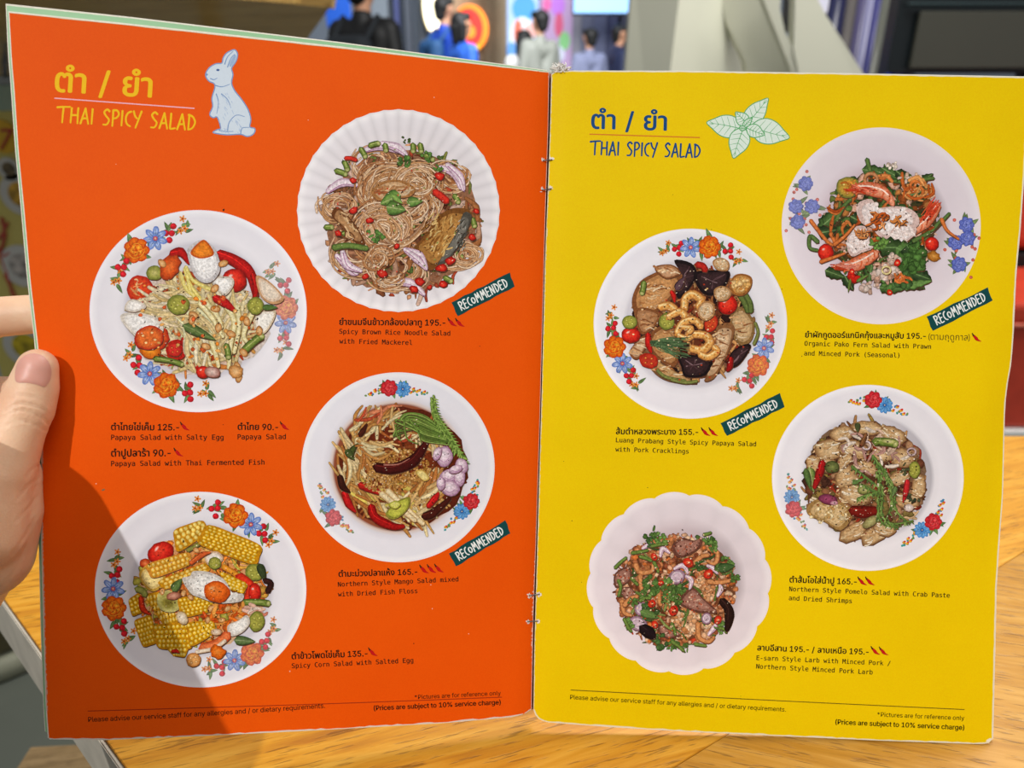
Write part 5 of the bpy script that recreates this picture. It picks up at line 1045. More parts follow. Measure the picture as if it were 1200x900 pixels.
def slab(name, poly, z0, z1, m, parent, bev=0.0003):
    bm = bmesh.new(); a = [bm.verts.new((x, y, z0)) for x, y in poly]; b = [bm.verts.new((x, y, z1)) for x, y in poly]; n = len(poly)
    bm.faces.new(a[::-1]); bm.faces.new(b)
    for i in range(n): bm.faces.new((a[i], a[(i + 1) % n], b[(i + 1) % n], b[i]))
    bmesh.ops.recalc_face_normals(bm, faces=bm.faces)
    if bev: bmesh.ops.bevel(bm, geom=[e for e in bm.edges if abs(e.verts[0].co.z - z1) < 1e-6 and abs(e.verts[1].co.z - z1) < 1e-6], offset=bev, segments=2, affect='EDGES')
    c = Vector((sum(p_[0] for p_ in poly) / n, sum(p_[1] for p_ in poly) / n, z0)); 
    o = bm_obj(name, bm, m, parent, origin=c); o.location = c - parent.location
    return o
def clip(poly, p0, nrm):
    """keep the side of a polygon where (p - p0) . nrm >= 0"""
    out = []
    for i in range(len(poly)):
        a, b = np.array(poly[i]), np.array(poly[(i + 1) % len(poly)]); da, db = (a - p0) @ nrm, (b - p0) @ nrm
        if da >= 0: out.append(a)
        if da * db < 0: out.append(a + (b - a) * da / (da - db))
    return out
far = np.array([0, YF]); base = [np.array(q) for q in ((-2, -.25), (.85, -.25), (.85, YF), (-2, YF))]
base = clip(base, np.array([E1[0], E1[1]]), en_)
# the boards: one seam runs from under the yellow page towards the guest
s0, s1 = atZ(840, 868, 0)[:2], atZ(788, 900, 0)[:2]; sdv = (s1 - s0) / np.linalg.norm(s1 - s0); sn = np.array([-sdv[1], sdv[0]])
if sn[0] < 0: sn = -sn
angs = lambda a, b: math.atan2(*(atZ(*b, 0)[:2] - atZ(*a, 0)[:2])[::-1])
W_L = woodmat('oak_board', '#b87416', '#d3911e', '#e5ab3e', angs((300, 892), (420, 862)))
W_R = woodmat('oak_board_b', '#a87020', '#c38a2c', '#d6a24c', angs((900, 878), (1010, 900)))
W_S = mat('grey_table_edge', '#b8b1a2', .6, noise=.12, scale=60)
cuts = [-1.6, 0.0, .30, .62, 1.2]
for k, (c0, c1) in enumerate(zip(cuts[:-1], cuts[1:]), -1):
    q = clip(clip(base, s0 + sn * (c0 + .0002), sn), s0 + sn * (c1 - .0002), -sn)
    if len(q) > 2: slab('board', q, -.022, 0, W_L if k < 0 else (W_R if k % 2 == 0 else woodmat('oak_board_c', '#ac7422', '#c68c30', '#d8a44e', angs((900, 878), (1010, 900)) + .12)), table)
slab('underframe', [T_(-.3, .0015), T_(1.2, .0015)] + [(.84, -.24), (.84, YF - .004), T_(-.3, .0015)][:2] if False else clip([np.array(q) for q in ((-2, -.249), (.849, -.249), (.849, YF - .001), (-2, YF - .001))], np.array([E1[0], E1[1]]) + en_ * .0006, en_), -.048, -.0222, W_S, table, 0)
eb = [np.array(q) for q in base]; eb = clip([np.array(q) for q in ((-2, -.25), (.85, -.25), (.85, YF), (-2, YF))], np.array([E1[0], E1[1]]) - en_ * .0022, en_); eb = clip(eb, np.array([E1[0], E1[1]]) - en_ * .0001, -en_)
slab('edge_band', eb, -.048, -.0012, W_S, table, .0006)
for x, y in ((.75, -.15), (.75, YF - .1), (-.12, YF - .1), (.02, -.15)): boxo('leg', (x, y, (FLOOR_Z - .048) / 2), (.06, .06, -FLOOR_Z - .048), W_S, table, bevel=.004)

# ------------------------------------------------------------------ floor and walls of the hall
def stonefloor():
    m, nt, b = newmat('grey_floor'); tc = nt.nodes.new('ShaderNodeTexCoord'); n = nt.nodes.new('ShaderNodeTexNoise'); n.inputs['Scale'].default_value = 3; n.inputs['Detail'].default_value = 8; nt.links.new(tc.outputs['Object'], n.inputs['Vector'])
    r = nt.nodes.new('ShaderNodeValToRGB'); r.color_ramp.elements[0].color = (*lin('#4c5048'), 1); r.color_ramp.elements[1].color = (*lin('#6c7066'), 1); nt.links.new(n.outputs[0], r.inputs[0]); nt.links.new(r.outputs[0], b.inputs['Base Color']); b.inputs['Roughness'].default_value = .35
    return m
fl = boxo('floor', (0.5, 4.5, FLOOR_Z - .05), (16, 16, .1), stonefloor()); tag(fl, kind='structure')
WY = 11.0
def wall(name, px0, px1, Y, m, z1=2.4, depth=.2):
    a, b = atY(px0, 60, Y), atY(px1, 60, Y); o = boxo(name, ((a[0] + b[0]) / 2, Y + depth / 2, (FLOOR_Z + z1) / 2), (abs(b[0] - a[0]), depth, z1 - FLOOR_Z), m); tag(o, kind='structure'); return o
wall('wall_back', -700, 1900, WY + .5, mat('grey_blue_wall', '#7d8794', .7, noise=.05, scale=2))

# ------------------------------------------------------------------ the guest's left hand on the menu's edge
def hp(px, py, off): return on_page([(px, py)], 'L', off / 1000)[0]
def skinmat():
    m, nt, b = newmat('skin'); tc = nt.nodes.new('ShaderNodeTexCoord')
    n = nt.nodes.new('ShaderNodeTexNoise'); n.inputs['Scale'].default_value = 60; n.inputs['Detail'].default_value = 5; nt.links.new(tc.outputs['Object'], n.inputs['Vector'])
    r = nt.nodes.new('ShaderNodeValToRGB'); r.color_ramp.elements[0].position = .3; r.color_ramp.elements[0].color = (*lin('#deae8c'), 1); r.color_ramp.elements[1].position = .7; r.color_ramp.elements[1].color = (*lin('#e9c7a6'), 1)
    nt.links.new(n.outputs[0], r.inputs[0]); nt.links.new(r.outputs[0], b.inputs['Base Color'])
    v = nt.nodes.new('ShaderNodeTexVoronoi'); v.inputs['Scale'].default_value = 900; nt.links.new(tc.outputs['Object'], v.inputs['Vector'])
    bp = nt.nodes.new('ShaderNodeBump'); bp.inputs['Strength'].default_value = .12; bp.inputs['Distance'].default_value = .0004; nt.links.new(v.outputs[0], bp.inputs['Height']); nt.links.new(bp.outputs[0], b.inputs['Normal'])
    b.inputs['Roughness'].default_value = .5; b.inputs['Subsurface Weight'].default_value = .12; b.inputs['Subsurface Radius'].default_value = (.004, .0015, .0008); b.inputs['Subsurface Scale'].default_value = .5
    return m
SKIN = skinmat()
def crease_edit(lines):
    def f(me):
        n = len(me.vertices); co = np.empty(n * 3); me.vertices.foreach_get('co', co); co = co.reshape(-1, 3)
        no = np.empty(n * 3); me.vertices.foreach_get('normal', no); no = no.reshape(-1, 3)
        rel = co - CAM; z = rel @ FWD; u = 600 + FPX * (rel @ RGT) / z; w = 450 + FPX * (rel @ DWN) / z
        facing = (no * -rel).sum(1) > 0
        for pts, dep, wd in lines:
            P = crom(pts, 10); dd = np.full(n, 1e9)
            for q in P: dd = np.minimum(dd, np.hypot(u - q[0], w - q[1]))
            k = np.exp(-(dd / wd) ** 2) * dep - np.exp(-((dd - wd * 2.0) / wd) ** 2) * dep * .35
            co -= no * (k * facing)[:, None] / 1000
        me.vertices.foreach_set('co', co.ravel()); me.update()
    return f
seg = []
def chain(*pts):
    for a, b in zip(pts[:-1], pts[1:]): seg.append((hp(*a[:3]), hp(*b[:3]), a[3] / 1000, b[3] / 1000))
# thumb in front of the page
chain((44, 431, 8.0, 7.6), (40, 447, 8.6, 8.6), (31, 475, 10, 10.0), (18, 505, 12, 10.6), (-4, 555, 13, 13.5), (-30, 620, 12, 19))
chain((48, 436, 7.0, 6.4), (46, 455, 7.8, 7.2), (38, 482, 9, 8.0))
# ball of the thumb and palm beside the menu's edge
chain((4, 560, 6, 13.5), (-4, 600, 4, 16.5), (-18, 650, 2, 18)); chain((2, 560, -2, 12), (-30, 660, -6, 17), (-70, 720, -4, 18)); chain((-60, 560, 2, 20), (-80, 650, 2, 26), (-110, 740, 8, 26))
chain((-40, 440, -10, 10), (-60, 520, -2, 16), (-70, 600, -2, 22)); chain((-24, 470, -6, 6.5), (-4, 520, 2, 11))
# fingers behind the menu
chain((-75, 455, -12, 12), (-60, 392, -15, 9.6), (-8, 372, -16.5, 8.6), (40, 368, -15.5, 8.3), (95, 372, -13, 7.4), (128, 378, -11.5, 6.2))
chain((-85, 520, -12, 13), (-66, 470, -21, 9.4), (0, 464, -19, 8.6), (70, 464, -16, 8), (140, 470, -12.5, 6.6))
chain((-95, 570, -10, 13), (-70, 520, -22, 9), (0, 512, -19, 8.4), (60, 520, -16, 7.8), (125, 530, -12.5, 6.4))
chain((-100, 640, -8, 13), (-70, 590, -20, 8.4), (-10, 585, -18, 7.6), (40, 592, -15, 6.8), (85, 600, -12, 5.6))
# wrist and forearm, towards the guest
w0 = hp(-90, 610, 16)
def arm_axis(S, h, r):
    """point of the forearm's axis whose upper edge lies, seen from the lamp, over the page point S at height h"""
    B = on_page([S], 'L')[0]; l = LAMP - B; l /= np.linalg.norm(l); n = PG['L'][2]; X = B + l * (h / (l @ n))
    e = on_page([(S[0] + 20, S[1] - 10)], 'L')[0] - B; e -= n * (e @ n); e -= l * (e @ l); e /= np.linalg.norm(e)
    return X - e * r
w1, w2, w3 = arm_axis((116, 578), .062, .027), arm_axis((205, 740), .112, .031), arm_axis((275, 872), .165, .036)
seg += [(hp(-95, 690, 6), w1, .023, .026), (w0, w1, .027, .027), (w1, w2, .027, .031), (w2, w3, .031, .036)]
hand = empty('hand', hp(-60, 620, 0)); tag(hand, 'left hand gripping the edge of the orange page, thumb in front', 'hand')
CRS = [([(4, 482), (20, 474), (36, 474), (52, 480)], .55, 1.5), ([(2, 490), (22, 480), (44, 486), (56, 496)], .45, 1.3), ([(8, 468), (24, 463), (40, 466)], .4, 1.2), ([(6, 500), (24, 492), (46, 498)], .3, 1.2), ([(26, 492), (44, 500), (54, 504)], .4, 1.3), ([(30, 560), (40, 548), (47, 546)], .25, 1.6), ([(20, 585), (34, 568), (47, 560)], .22, 1.6), ([(18, 612), (34, 594), (46, 580)], .20, 1.6), ([(14, 650), (28, 630), (42, 606)], .22, 1.8), ([(0, 690), (18, 668), (30, 640)], .20, 1.8)]
hb = organic('skin', seg, .0011, SKIN, None, 9, crease_edit(CRS)); hb.data.transform(Matrix.Translation(-hand.location)); hb.parent = hand
# thumb nail laid on the skin
bv = BVHTree.FromObject(hb, bpy.context.evaluated_depsgraph_get())
def nail():
    out = crom([(18, 446), (17.5, 437), (20.5, 425), (29, 416.5), (40, 414), (51, 417.5), (58, 426), (60.5, 436), (58.5, 446), (52, 453.5), (44, 451), (31, 448.5), (22, 448.5)], 3, True); c = out.mean(0); V = []; F = []; n = len(out); rings = (0.0, .35, .65, .88, 1.0)
    hits = []
    for r in rings[1:]:
        for q in out:
            p_ = c + (q - c) * r; d_ = Vector(ray(*p_)).normalized(); h = bv.ray_cast(Vector(CAM) - hand.location, d_)
            off = .00045 * (1 - .75 * r ** 6); hits.append((h[0] if h[0] else Vector(hp(*p_, 12)) - hand.location) - d_ * off)
    h = bv.ray_cast(Vector(CAM) - hand.location, Vector(ray(*c)).normalized())[0]; V = [h - Vector(ray(*c)).normalized() * .00045] + hits
    for k in range(n): F.append((0, 1 + (k + 1) % n, 1 + k))
    for i in range(len(rings) - 2):
        for k in range(n): a = 1 + i * n; F.append((a + k, a + (k + 1) % n, a + n + (k + 1) % n, a + n + k))
    return mesh_obj('thumb_nail', V, F, NAIL, hand, True)
NAIL = mat('nail', '#d49c8c', .42, noise=.06, scale=80, sss=.15)
nail()
# ------------------------------------------------------------------ things beyond the menu
def pane(name, p0, p1, Y, m, depth=.03, parent=None):
    """box whose front face spans two points of the frame at distance Y"""
    a, b = atY(*p0, Y), atY(*p1, Y); c = ((a[0] + b[0]) / 2, Y + depth / 2, (a[2] + b[2]) / 2); return boxo(name, c, (abs(b[0] - a[0]), depth, abs(a[2] - b[2])), m, parent, bevel=min(.004, depth / 6))
PAL = {k: mat(k, c, .6) for k, c in dict(skin_far='#c89474', hair='#070605', white='#d8d8d4', black='#070708', blue='#1240a8', denim='#2c3a58', greyshirt='#8c8f86', pink='#e06a9a', beige='#c8b890', red='#c8281c').items()}
def person(px, py, Y, face, label, shirt, pants, hair='short', sleeve=True, bag=None, bagcol=None, scale=None, arm=0.0, tilt=0.0):
    """standing figure whose head top shows at (px, py); face = heading in degrees (0 looks away from the guest)"""
    top = atY(px, py, Y); H = top[2] - FLOOR_Z; k = H / 1.75; root = empty('person', (top[0], Y, FLOOR_Z)); root.rotation_euler = (0, 0, math.radians(face)); tag(root, label, 'person', 'passers-by in the hall')
    S = lambda x, y, z: np.array([x, y, z]) * k
    leg = lambda s: [(S(s * .09, 0, .92), S(s * .10, .015, .50), .082 * k, .056 * k), (S(s * .10, .015, .50), S(s * .105, -.015, .10), .055 * k, .038 * k)]
    foot = lambda s: [(S(s * .105, -.03, .045), S(s * .12, .15, .03), .042 * k, .03 * k)]
    am = lambda s: [(S(s * .19, 0, 1.40), S(s * .245, -.01, 1.12), .05 * k, .04 * k), (S(s * .245, -.01, 1.12), S(s * (.22 - .1 * arm), .07 + .2 * arm, .88 + .22 * arm), .038 * k, .028 * k), (S(s * (.22 - .1 * arm), .07 + .2 * arm, .88 + .22 * arm), S(s * (.21 - .12 * arm), .10 + .24 * arm, .80 + .24 * arm), .034 * k, .022 * k)]
    torso = [(S(-.09, 0, .95), S(.09, 0, .95), .105 * k, .105 * k), (S(-.08, 0, 1.12), S(.08, 0, 1.12), .10 * k, .10 * k), (S(-.12, 0, 1.36), S(.12, 0, 1.36), .085 * k, .085 * k), (S(-.09, 0, .95), S(-.08, 0, 1.12), .1 * k, .1 * k), (S(.09, 0, .95), S(.08, 0, 1.12), .1 * k, .1 * k), (S(-.08, 0, 1.12), S(-.12, 0, 1.36), .1 * k, .09 * k), (S(.08, 0, 1.12), S(.12, 0, 1.36), .1 * k, .09 * k), (S(-.18, 0, 1.41), S(.18, 0, 1.41), .05 * k, .05 * k)]
    head = [(S(0, -.01, 1.42), S(0, .0, 1.55), .055 * k, .05 * k), (S(0, -.01, 1.66), S(0, .0, 1.655), .088 * k, .088 * k), (S(0, .035, 1.585), S(0, .02, 1.64), .052 * k, .07 * k), (S(0, .095, 1.628), S(0, .08, 1.655), .013 * k, .01 * k), (S(-.085, 0, 1.64), S(-.085, 0, 1.655), .016 * k, .018 * k), (S(.085, 0, 1.64), S(.085, 0, 1.655), .016 * k, .018 * k)]
    body = torso + head + [q for s in (-1, 1) for q in leg(s) + am(s) + foot(s)]
    organic('body', body, .011 * k, PAL['skin_far'], root, 3)
    g = .014 * k; sl = [(a, b, ra + g, rb + g) for s in (-1, 1) for a, b, ra, rb in (am(s)[:2] if sleeve else [(am(s)[0][0], am(s)[0][0] * .3 + am(s)[0][1] * .7, am(s)[0][2], am(s)[0][3])])]
    organic('shirt', [(a, b, ra + g, rb + g) for a, b, ra, rb in torso] + sl + [(S(0, -.01, 1.42), S(0, -.01, 1.47), .075 * k, .064 * k)], .012 * k, shirt, root, 3)
    organic('trousers', [(a, b, ra + g, rb + g) for s in (-1, 1) for a, b, ra, rb in leg(s)] + [(S(-.08, 0, .93), S(.08, 0, .93), .112 * k, .112 * k)], .012 * k, pants, root, 3)
    for s in (-1, 1): organic('shoe', [(a + S(0, 0, .002), b, ra + .008 * k, rb + .008 * k) for a, b, ra, rb in foot(s)], .008 * k, PAL['black'], root, 2)
    hs = [(S(0, -.025, 1.675), S(0, -.02, 1.67), .092 * k, .092 * k), (S(0, -.05, 1.60), S(0, -.04, 1.66), .062 * k, .08 * k), (S(-.05, .035, 1.715), S(.05, .035, 1.715), .04 * k, .04 * k)]
    if hair == 'long': hs += [(S(-.05, -.05, 1.64), S(-.07, -.075, 1.36), .06 * k, .045 * k), (S(.05, -.05, 1.64), S(.07, -.075, 1.36), .06 * k, .045 * k), (S(0, -.07, 1.6), S(0, -.1, 1.32), .07 * k, .045 * k), (S(-.075, .02, 1.66), S(-.085, .0, 1.45), .03 * k, .025 * k), (S(.075, .02, 1.66), S(.085, .0, 1.45), .03 * k, .025 * k)]
    if hair == 'bob': hs += [(S(-.06, -.03, 1.64), S(-.06, -.03, 1.52), .05 * k, .04 * k), (S(.06, -.03, 1.64), S(.06, -.03, 1.52), .05 * k, .04 * k), (S(0, -.06, 1.62), S(0, -.06, 1.5), .07 * k, .05 * k)]
    organic('hair', hs, .008 * k, PAL['hair'], root, 3)
    for s in (-1, 1):
        V, F = [], []; rcone(V, F, S(s * .032, .083, 1.668), S(s * .032, .086, 1.668), .009 * k, .008 * k, 8, 3); mesh_obj('eye', V, F, PAL['black'], root, True)
    V, F = [], []; rcone(V, F, S(-.022, .084, 1.588), S(.022, .084, 1.588), .006 * k, .006 * k, 8, 3); mesh_obj('mouth', V, F, mat('lips', '#a85a4c', .5), root, True)
    if bag:
        bag_o = organic('backpack', [(S(-.09, -.17, 1.30), S(.09, -.17, 1.30), .075 * k, .075 * k), (S(-.1, -.18, 1.05), S(.1, -.18, 1.05), .085 * k, .085 * k), (S(-.09, -.17, 1.30), S(-.1, -.18, 1.05), .075 * k, .085 * k), (S(.09, -.17, 1.30), S(.1, -.18, 1.05), .075 * k, .085 * k)], .012 * k, bagcol, root, 3)
        for s in (-1, 1):
            V, F = [], []
            for a, b in ((S(s * .12, -.14, 1.36), S(s * .125, -.03, 1.475)), (S(s * .125, -.03, 1.475), S(s * .125, .10, 1.38)), (S(s * .125, .10, 1.38), S(s * .14, .08, 1.12)), (S(s * .14, .08, 1.12), S(s * .13, -.12, 1.05))): rcone(V, F, a, b, .018 * k, .018 * k, 8, 3)
            mesh_obj('strap', V, F, bagcol, bag_o, True)
    return root
GREYB = mat('grey_bag', '#5c6e78', .7)
person(421, -40, 4.4, -25, 'person in a black jacket seen from behind beside the blue banner', PAL['black'], PAL['denim'], bag=True, bagcol=mat('slate_bag', '#161c22', .8))
person(520, -3, 7.9, -50, 'short-haired person in a bright blue shirt in front of the lit oval lamp', PAL['blue'], PAL['black'], sleeve=False, bag=True, bagcol=mat('teal_bag', '#1c4a78', .7))
person(541, 15, 7.1, -60, 'dark-haired woman standing in front of the red round sign', mat('blue_top', '#2a62c8', .6), PAL['denim'], hair='bob', sleeve=False, arm=.7)
person(633, 13, 8.3, 35, 'person in a grey shirt walking past the coloured posters', PAL['greyshirt'], PAL['black'])
person(614, 36, 8.6, 20, 'woman with long black hair and a white top', PAL['white'], PAL['denim'], hair='long', sleeve=False)
person(692, 34, 9.0, 25, 'person in grey clothes beneath the hanging blue screen', mat('dusty_blue', '#7c82a0', .7), PAL['denim'])
person(727, 30, 9.6, -80, 'person in navy clothes beside the white angled partition', mat('navy', '#1c2648', .7), PAL['denim'], arm=.5)
# wall cladding and signs
col_ = empty('wall_column', (0, 0, 0)); tag(col_, 'tall grey-blue metal column on the back wall', 'column')
for k, (x0, x1, c) in enumerate(((430, 462, '#98a4b0'), (463, 469, '#5a64a0'), (470, 487, '#5c6472'), (488, 497, '#8a94a0'))): pane('panel', (x0, -60), (x1, 140), WY + .2, mat('column_panel', c, .5), .2, col_)
ov = empty('oval_lamp', (0, 0, 0)); tag(ov, 'glowing white oval sign lamp behind the person in blue', 'lamp')
def disc(name, px, py, rpx, rpy, Y, depth, m, parent, n=40, inner=0.0):
    c = atY(px, py, Y); rx = rpx / FPX * (np.dot(c - CAM, FWD)); rz = rpy / FPX * np.dot(c - CAM, FWD); V = []; F = []
    for y in (Y, Y + depth):
        for k in range(n): a = 2 * math.pi * k / n; V.append((c[0] + rx * math.cos(a), y, c[2] + rz * math.sin(a)))
    F.append(tuple(range(n))); F.append(tuple(range(n, 2 * n))[::-1])
    for k in range(n): F.append((k, n + k, n + (k + 1) % n, (k + 1) % n))
    return mesh_obj(name, V, F, m, parent)
disc('lamp_face', 506, 6, 10, 28, WY + .1, .06, mat('lamp_glow', '#fff4d0', .5, emit=3.0), ov); disc('lamp_body', 506, 6, 11.5, 30, WY + .15, .3, PAL['beige'], ov)
sw = empty('slat_wall', (0, 0, 0)); tag(sw, 'tan wall panel of narrow upright wooden slats', 'wall panel')
SL = mat('slat_wood', '#c4ae8c', .6, noise=.12, scale=8, stretch=(4, 4, .4))
for k in range(20):
    x = 528 + k * 3.3; pane('slat', (x, -70), (x + 2.5, 150), WY, SL, .12, sw)
pane('backing', (526, -70), (595, 150), WY + .1, mat('slat_backing', '#6c5c48', .8), .2, sw)
rs = empty('round_sign', (0, 0, 0)); tag(rs, 'glowing red round sign with an orange and green ring', 'sign')
disc('rim', 551, 33, 21, 25, WY - .12, .12, mat('sign_orange', '#ff8a10', .5, emit=1.2), rs); disc('face', 549, 33, 17, 21, WY - .15, .04, mat('sign_red', '#f02818', .5, emit=1.1), rs); disc('emblem', 551, 37, 6, 7, WY - .17, .03, mat('sign_amber', '#f8901c', .5, emit=1.1), rs); disc('emblem', 553, 55, 9, 3.2, WY - .135, .03, mat('sign_lime', '#a8c818', .5, emit=.9), rs); disc('emblem', 525, 36, 6, 6, WY - .16, .05, mat('sign_pink', '#f0284c', .5, emit=1.0), rs)
def poster(label, x0, x1, Y, bg, spots, name='lit_poster'):
    t = empty(name, (0, 0, 0)); tag(t, label, 'poster'); pane('panel', (x0, -60), (x1, 120), Y, mat('poster_ground', bg, .5, emit=.55), .06, t)
    for i, (a, b, c, d_, cc) in enumerate(spots): disc('print', (a + c) / 2, (b + d_) / 2, abs(c - a) / 2, abs(d_ - b) / 2, Y - .012 - .004 * i, .01, mat('poster_ink', cc, .5, emit=.5), t, 24)
poster('backlit poster of blue and red shapes beside the slat wall', 594, 630, WY - .05, '#a8c4ec', [(600, -4, 628, 24, '#3f9ae0'), (598, 22, 626, 60, '#e4ecf4'), (602, 24, 612, 52, '#e06a50'), (614, 28, 629, 44, '#f0b8b0'), (594, 50, 606, 68, '#5a9ae0')])
poster('backlit pink and violet poster strip behind the walkers', 634, 668, WY - .02, '#a88cb4', [(636, -2, 646, 12, '#d05a9c'), (646, -6, 662, 18, '#b06ad0'), (650, 16, 660, 42, '#c04870'), (655, 38, 668, 58, '#78b878'), (640, 54, 662, 74, '#c8cce0')])
wl = empty('shop_front', (0, 0, 0)); tag(wl, 'dim blue-grey shop front under the hanging screen', 'shop front'); pane('panel', (669, -60), (760, 160), WY + .1, mat('shop_dim', '#7c82a0', .5), .2, wl)
for x, c in ((672, '#9a9aa8'), (700, '#7880a8'), (716, '#48507c'), (728, '#2a3050')): pane('mullion', (x, -60), (x + 5, 160), WY + .04, mat('mullion', c, .5), .08, wl)
sc_ = empty('hanging_screen', (0, 0, 0)); tag(sc_, 'bright pale blue screen hanging from above', 'screen'); pane('display', (674, -46), (740, 15), WY - 1.2, mat('screen_glow', '#8fc4ff', .4, emit=.75), .03, sc_); pane('frame', (672.5, -48), (741.5, 17.5), WY - 1.17, PAL['black'], .08, sc_); pane('hanger', (703, -90), (709, -44), WY - 1.14, PAL['black'], .05, sc_)
bb = pane('banner', (375, -60), (412, 32), 5.9, mat('banner_blue', '#1c62d8', .6), .02); tag(bb, 'plain bright blue banner behind the person in black', 'banner')
# wooden canopy on the left
ws = empty('wooden_canopy', (0, 0, 0)); tag(ws, 'thick pale wooden canopy box above the hanging food poster', 'canopy')
WSH = WSE = woodmat('canopy_wood', '#b88c44', '#cca45a', '#dab872', 0.0, .25)
# white angled partition
wp = empty('white_partition', (0, 0, 0)); tag(wp, 'off-white partition of folded angled panels behind the yellow page', 'partition')
PWM = [mat('partition_white', '#c4c4b2', .7, noise=.03, scale=3)] * 5
def prism(name, pts, Y0, Y1, m, parent, thick=.05, lean=0.0):
    """panel with its outline at two distances (left points at Y0, right ones at Y1)"""
    xs = [p_[0] for p_ in pts]; a, b = min(xs), max(xs); A = [atY(x, y, Y0 + (Y1 - Y0) * (x - a) / (b - a)) for x, y in pts]; n = len(A); V = A + [p_ + np.array([0, thick, 0]) for p_ in A]
    return mesh_obj(name, V, [tuple(range(n)), tuple(range(n, 2 * n))[::-1]] + [(i, n + i, n + (i + 1) % n, (i + 1) % n) for i in range(n)], m, parent)
prism('panel', [(742, -40), (800, -40), (768, 230), (722, 230)], 2.9, 2.7, PWM[0], wp); prism('panel', [(799, -40), (838, -40), (852, 26), (874, 72), (882, 120), (882, 230), (768, 230)], 2.7, 2.95, PWM[1], wp)
prism('panel', [(836, -40), (880, -40), (942, 110), (945, 230), (881, 230), (881, 120), (873, 72), (851, 26)], 2.9, 2.6, PWM[2], wp); prism('panel', [(879, -40), (918, -40), (914, 10), (920, 38), (932, 60), (938, 110)], 2.62, 2.55, PWM[3], wp, .04); prism('panel', [(932, -4), (958, -2), (966, 14), (1011, 85), (1060, 200), (1062, 230), (944, 230), (941, 110), (930, 58)], 2.55, 2.45, PWM[4], wp)
prism('slot', [(922, -40), (931, -40), (924, 38), (918, 36)], 2.66, 2.66, PAL['black'], wp, .02)
ml = pane('metal_rail', (966, -60), (970, 16), 2.6, mat('pale_rail', '#c8c8d8', .3), .03); tag(ml, 'pale upright metal rail above the white partition', 'rail')
SOF = lambda py: 1.48 + .62 * (py - 8) / 84                 # the canopy's soffit slopes down and away from its front lip
sp = [atY(x, y, SOF(y)) for x, y in ((-300, -50), (387, 8), (362, 43), (326, 92), (-300, 92))]
mesh_obj('soffit', sp + [q + np.array([0, 0, .03]) for q in sp], [(0, 4, 3, 2, 1), (5, 6, 7, 8, 9)] + [(i, (i + 1) % 5, 5 + (i + 1) % 5, 5 + i) for i in range(5)], WSH, ws)
prism('top_lip', [(-300, -80), (200, -38), (392, -18), (388, 9), (200, -8), (-300, -49)], 1.45, 1.45, WSE, ws, .03)
for x in (-270, 236): q = pane('post', (x, 40), (x + 24, 90), SOF(38), WSH, .05, ws); q.location.z = (FLOOR_Z + atY(x, 40, SOF(38))[2]) / 2; q.scale.z = (atY(x, 40, SOF(38))[2] - FLOOR_Z) / (atY(x, 40, SOF(38))[2] - atY(x, 90, SOF(38))[2])
# dark blue curtain strips
ct = empty('strip_curtain', (0, 0, 0)); tag(ct, 'shiny dark blue and violet strip curtain beside the dark screen', 'curtain')
rr = random.Random(2)
for k, (x, w_, c) in enumerate(((962, 22, '#1a1c3c'), (984, 14, '#54504e'), (996, 10, '#4c4868'), (1005, 9, '#8484a0'), (1014, 8, '#3c3c70'), (1022, 13, '#5a5c54'), (1034, 9, '#20285c'), (1042, 9, '#2c48b0'), (1050, 10, '#1c2250'), (1058, 10, '#2a2a54'), (1066, 12, '#141c30'))):
    bm = bmesh.new(); a = atY(x, 60, 3.3); b = atY(x + w_, 60, 3.3); n = 6; vs_ = []
    for i in range(n + 1):
        t = i / n; xx = a[0] + (b[0] - a[0]) * t; yy = 3.3 + .03 * math.sin(math.pi * t) * (1 if k % 2 else -1); vs_.append((bm.verts.new((xx, yy, FLOOR_Z + .02)), bm.verts.new((xx, yy, .75)), bm.verts.new((xx, yy + .012, FLOOR_Z + .02)), bm.verts.new((xx, yy + .012, .75))))
    for p_, q in zip(vs_[:-1], vs_[1:]): bm.faces.new((p_[0], q[0], q[1], p_[1])); bm.faces.new((p_[3], q[3], q[2], p_[2])); bm.faces.new((p_[1], q[1], q[3], p_[3])); bm.faces.new((p_[2], q[2], q[0], p_[0]))
    bm.faces.new((vs_[0][0], vs_[0][1], vs_[0][3], vs_[0][2])); bm.faces.new((vs_[-1][1], vs_[-1][0], vs_[-1][2], vs_[-1][3]))
    bm_obj('strip', bm, mat('curtain_strip', c, .25), ct, True)
# big dark screen
tv = empty('dark_screen', (0, 0, 0)); tag(tv, 'large switched-off screen in a black frame beside the strip curtain', 'screen')
pane('housing', (1066, -60), (1420, 86), 2.85, mat('screen_black', '#0e1416', .3), .08, tv); pane('glass', (1080, 13), (1412, 80), 2.82, mat('screen_glass', '#3c3c34', .3, noise=.08, scale=1.5), .02, tv); pane('stand', (1200, 84), (1240, 330), 2.91, PAL['black'], .05, tv); pane('top_bar', (1066, 3), (1420, 6), 2.815, mat('screen_bar', '#2c3a3c', .3), .02, tv)
M_ST = boxo('stand_foot', (atY(1220, 200, 2.91)[0], 2.93, FLOOR_Z + .012), (.5, .35, .024), PAL['black'], tv)
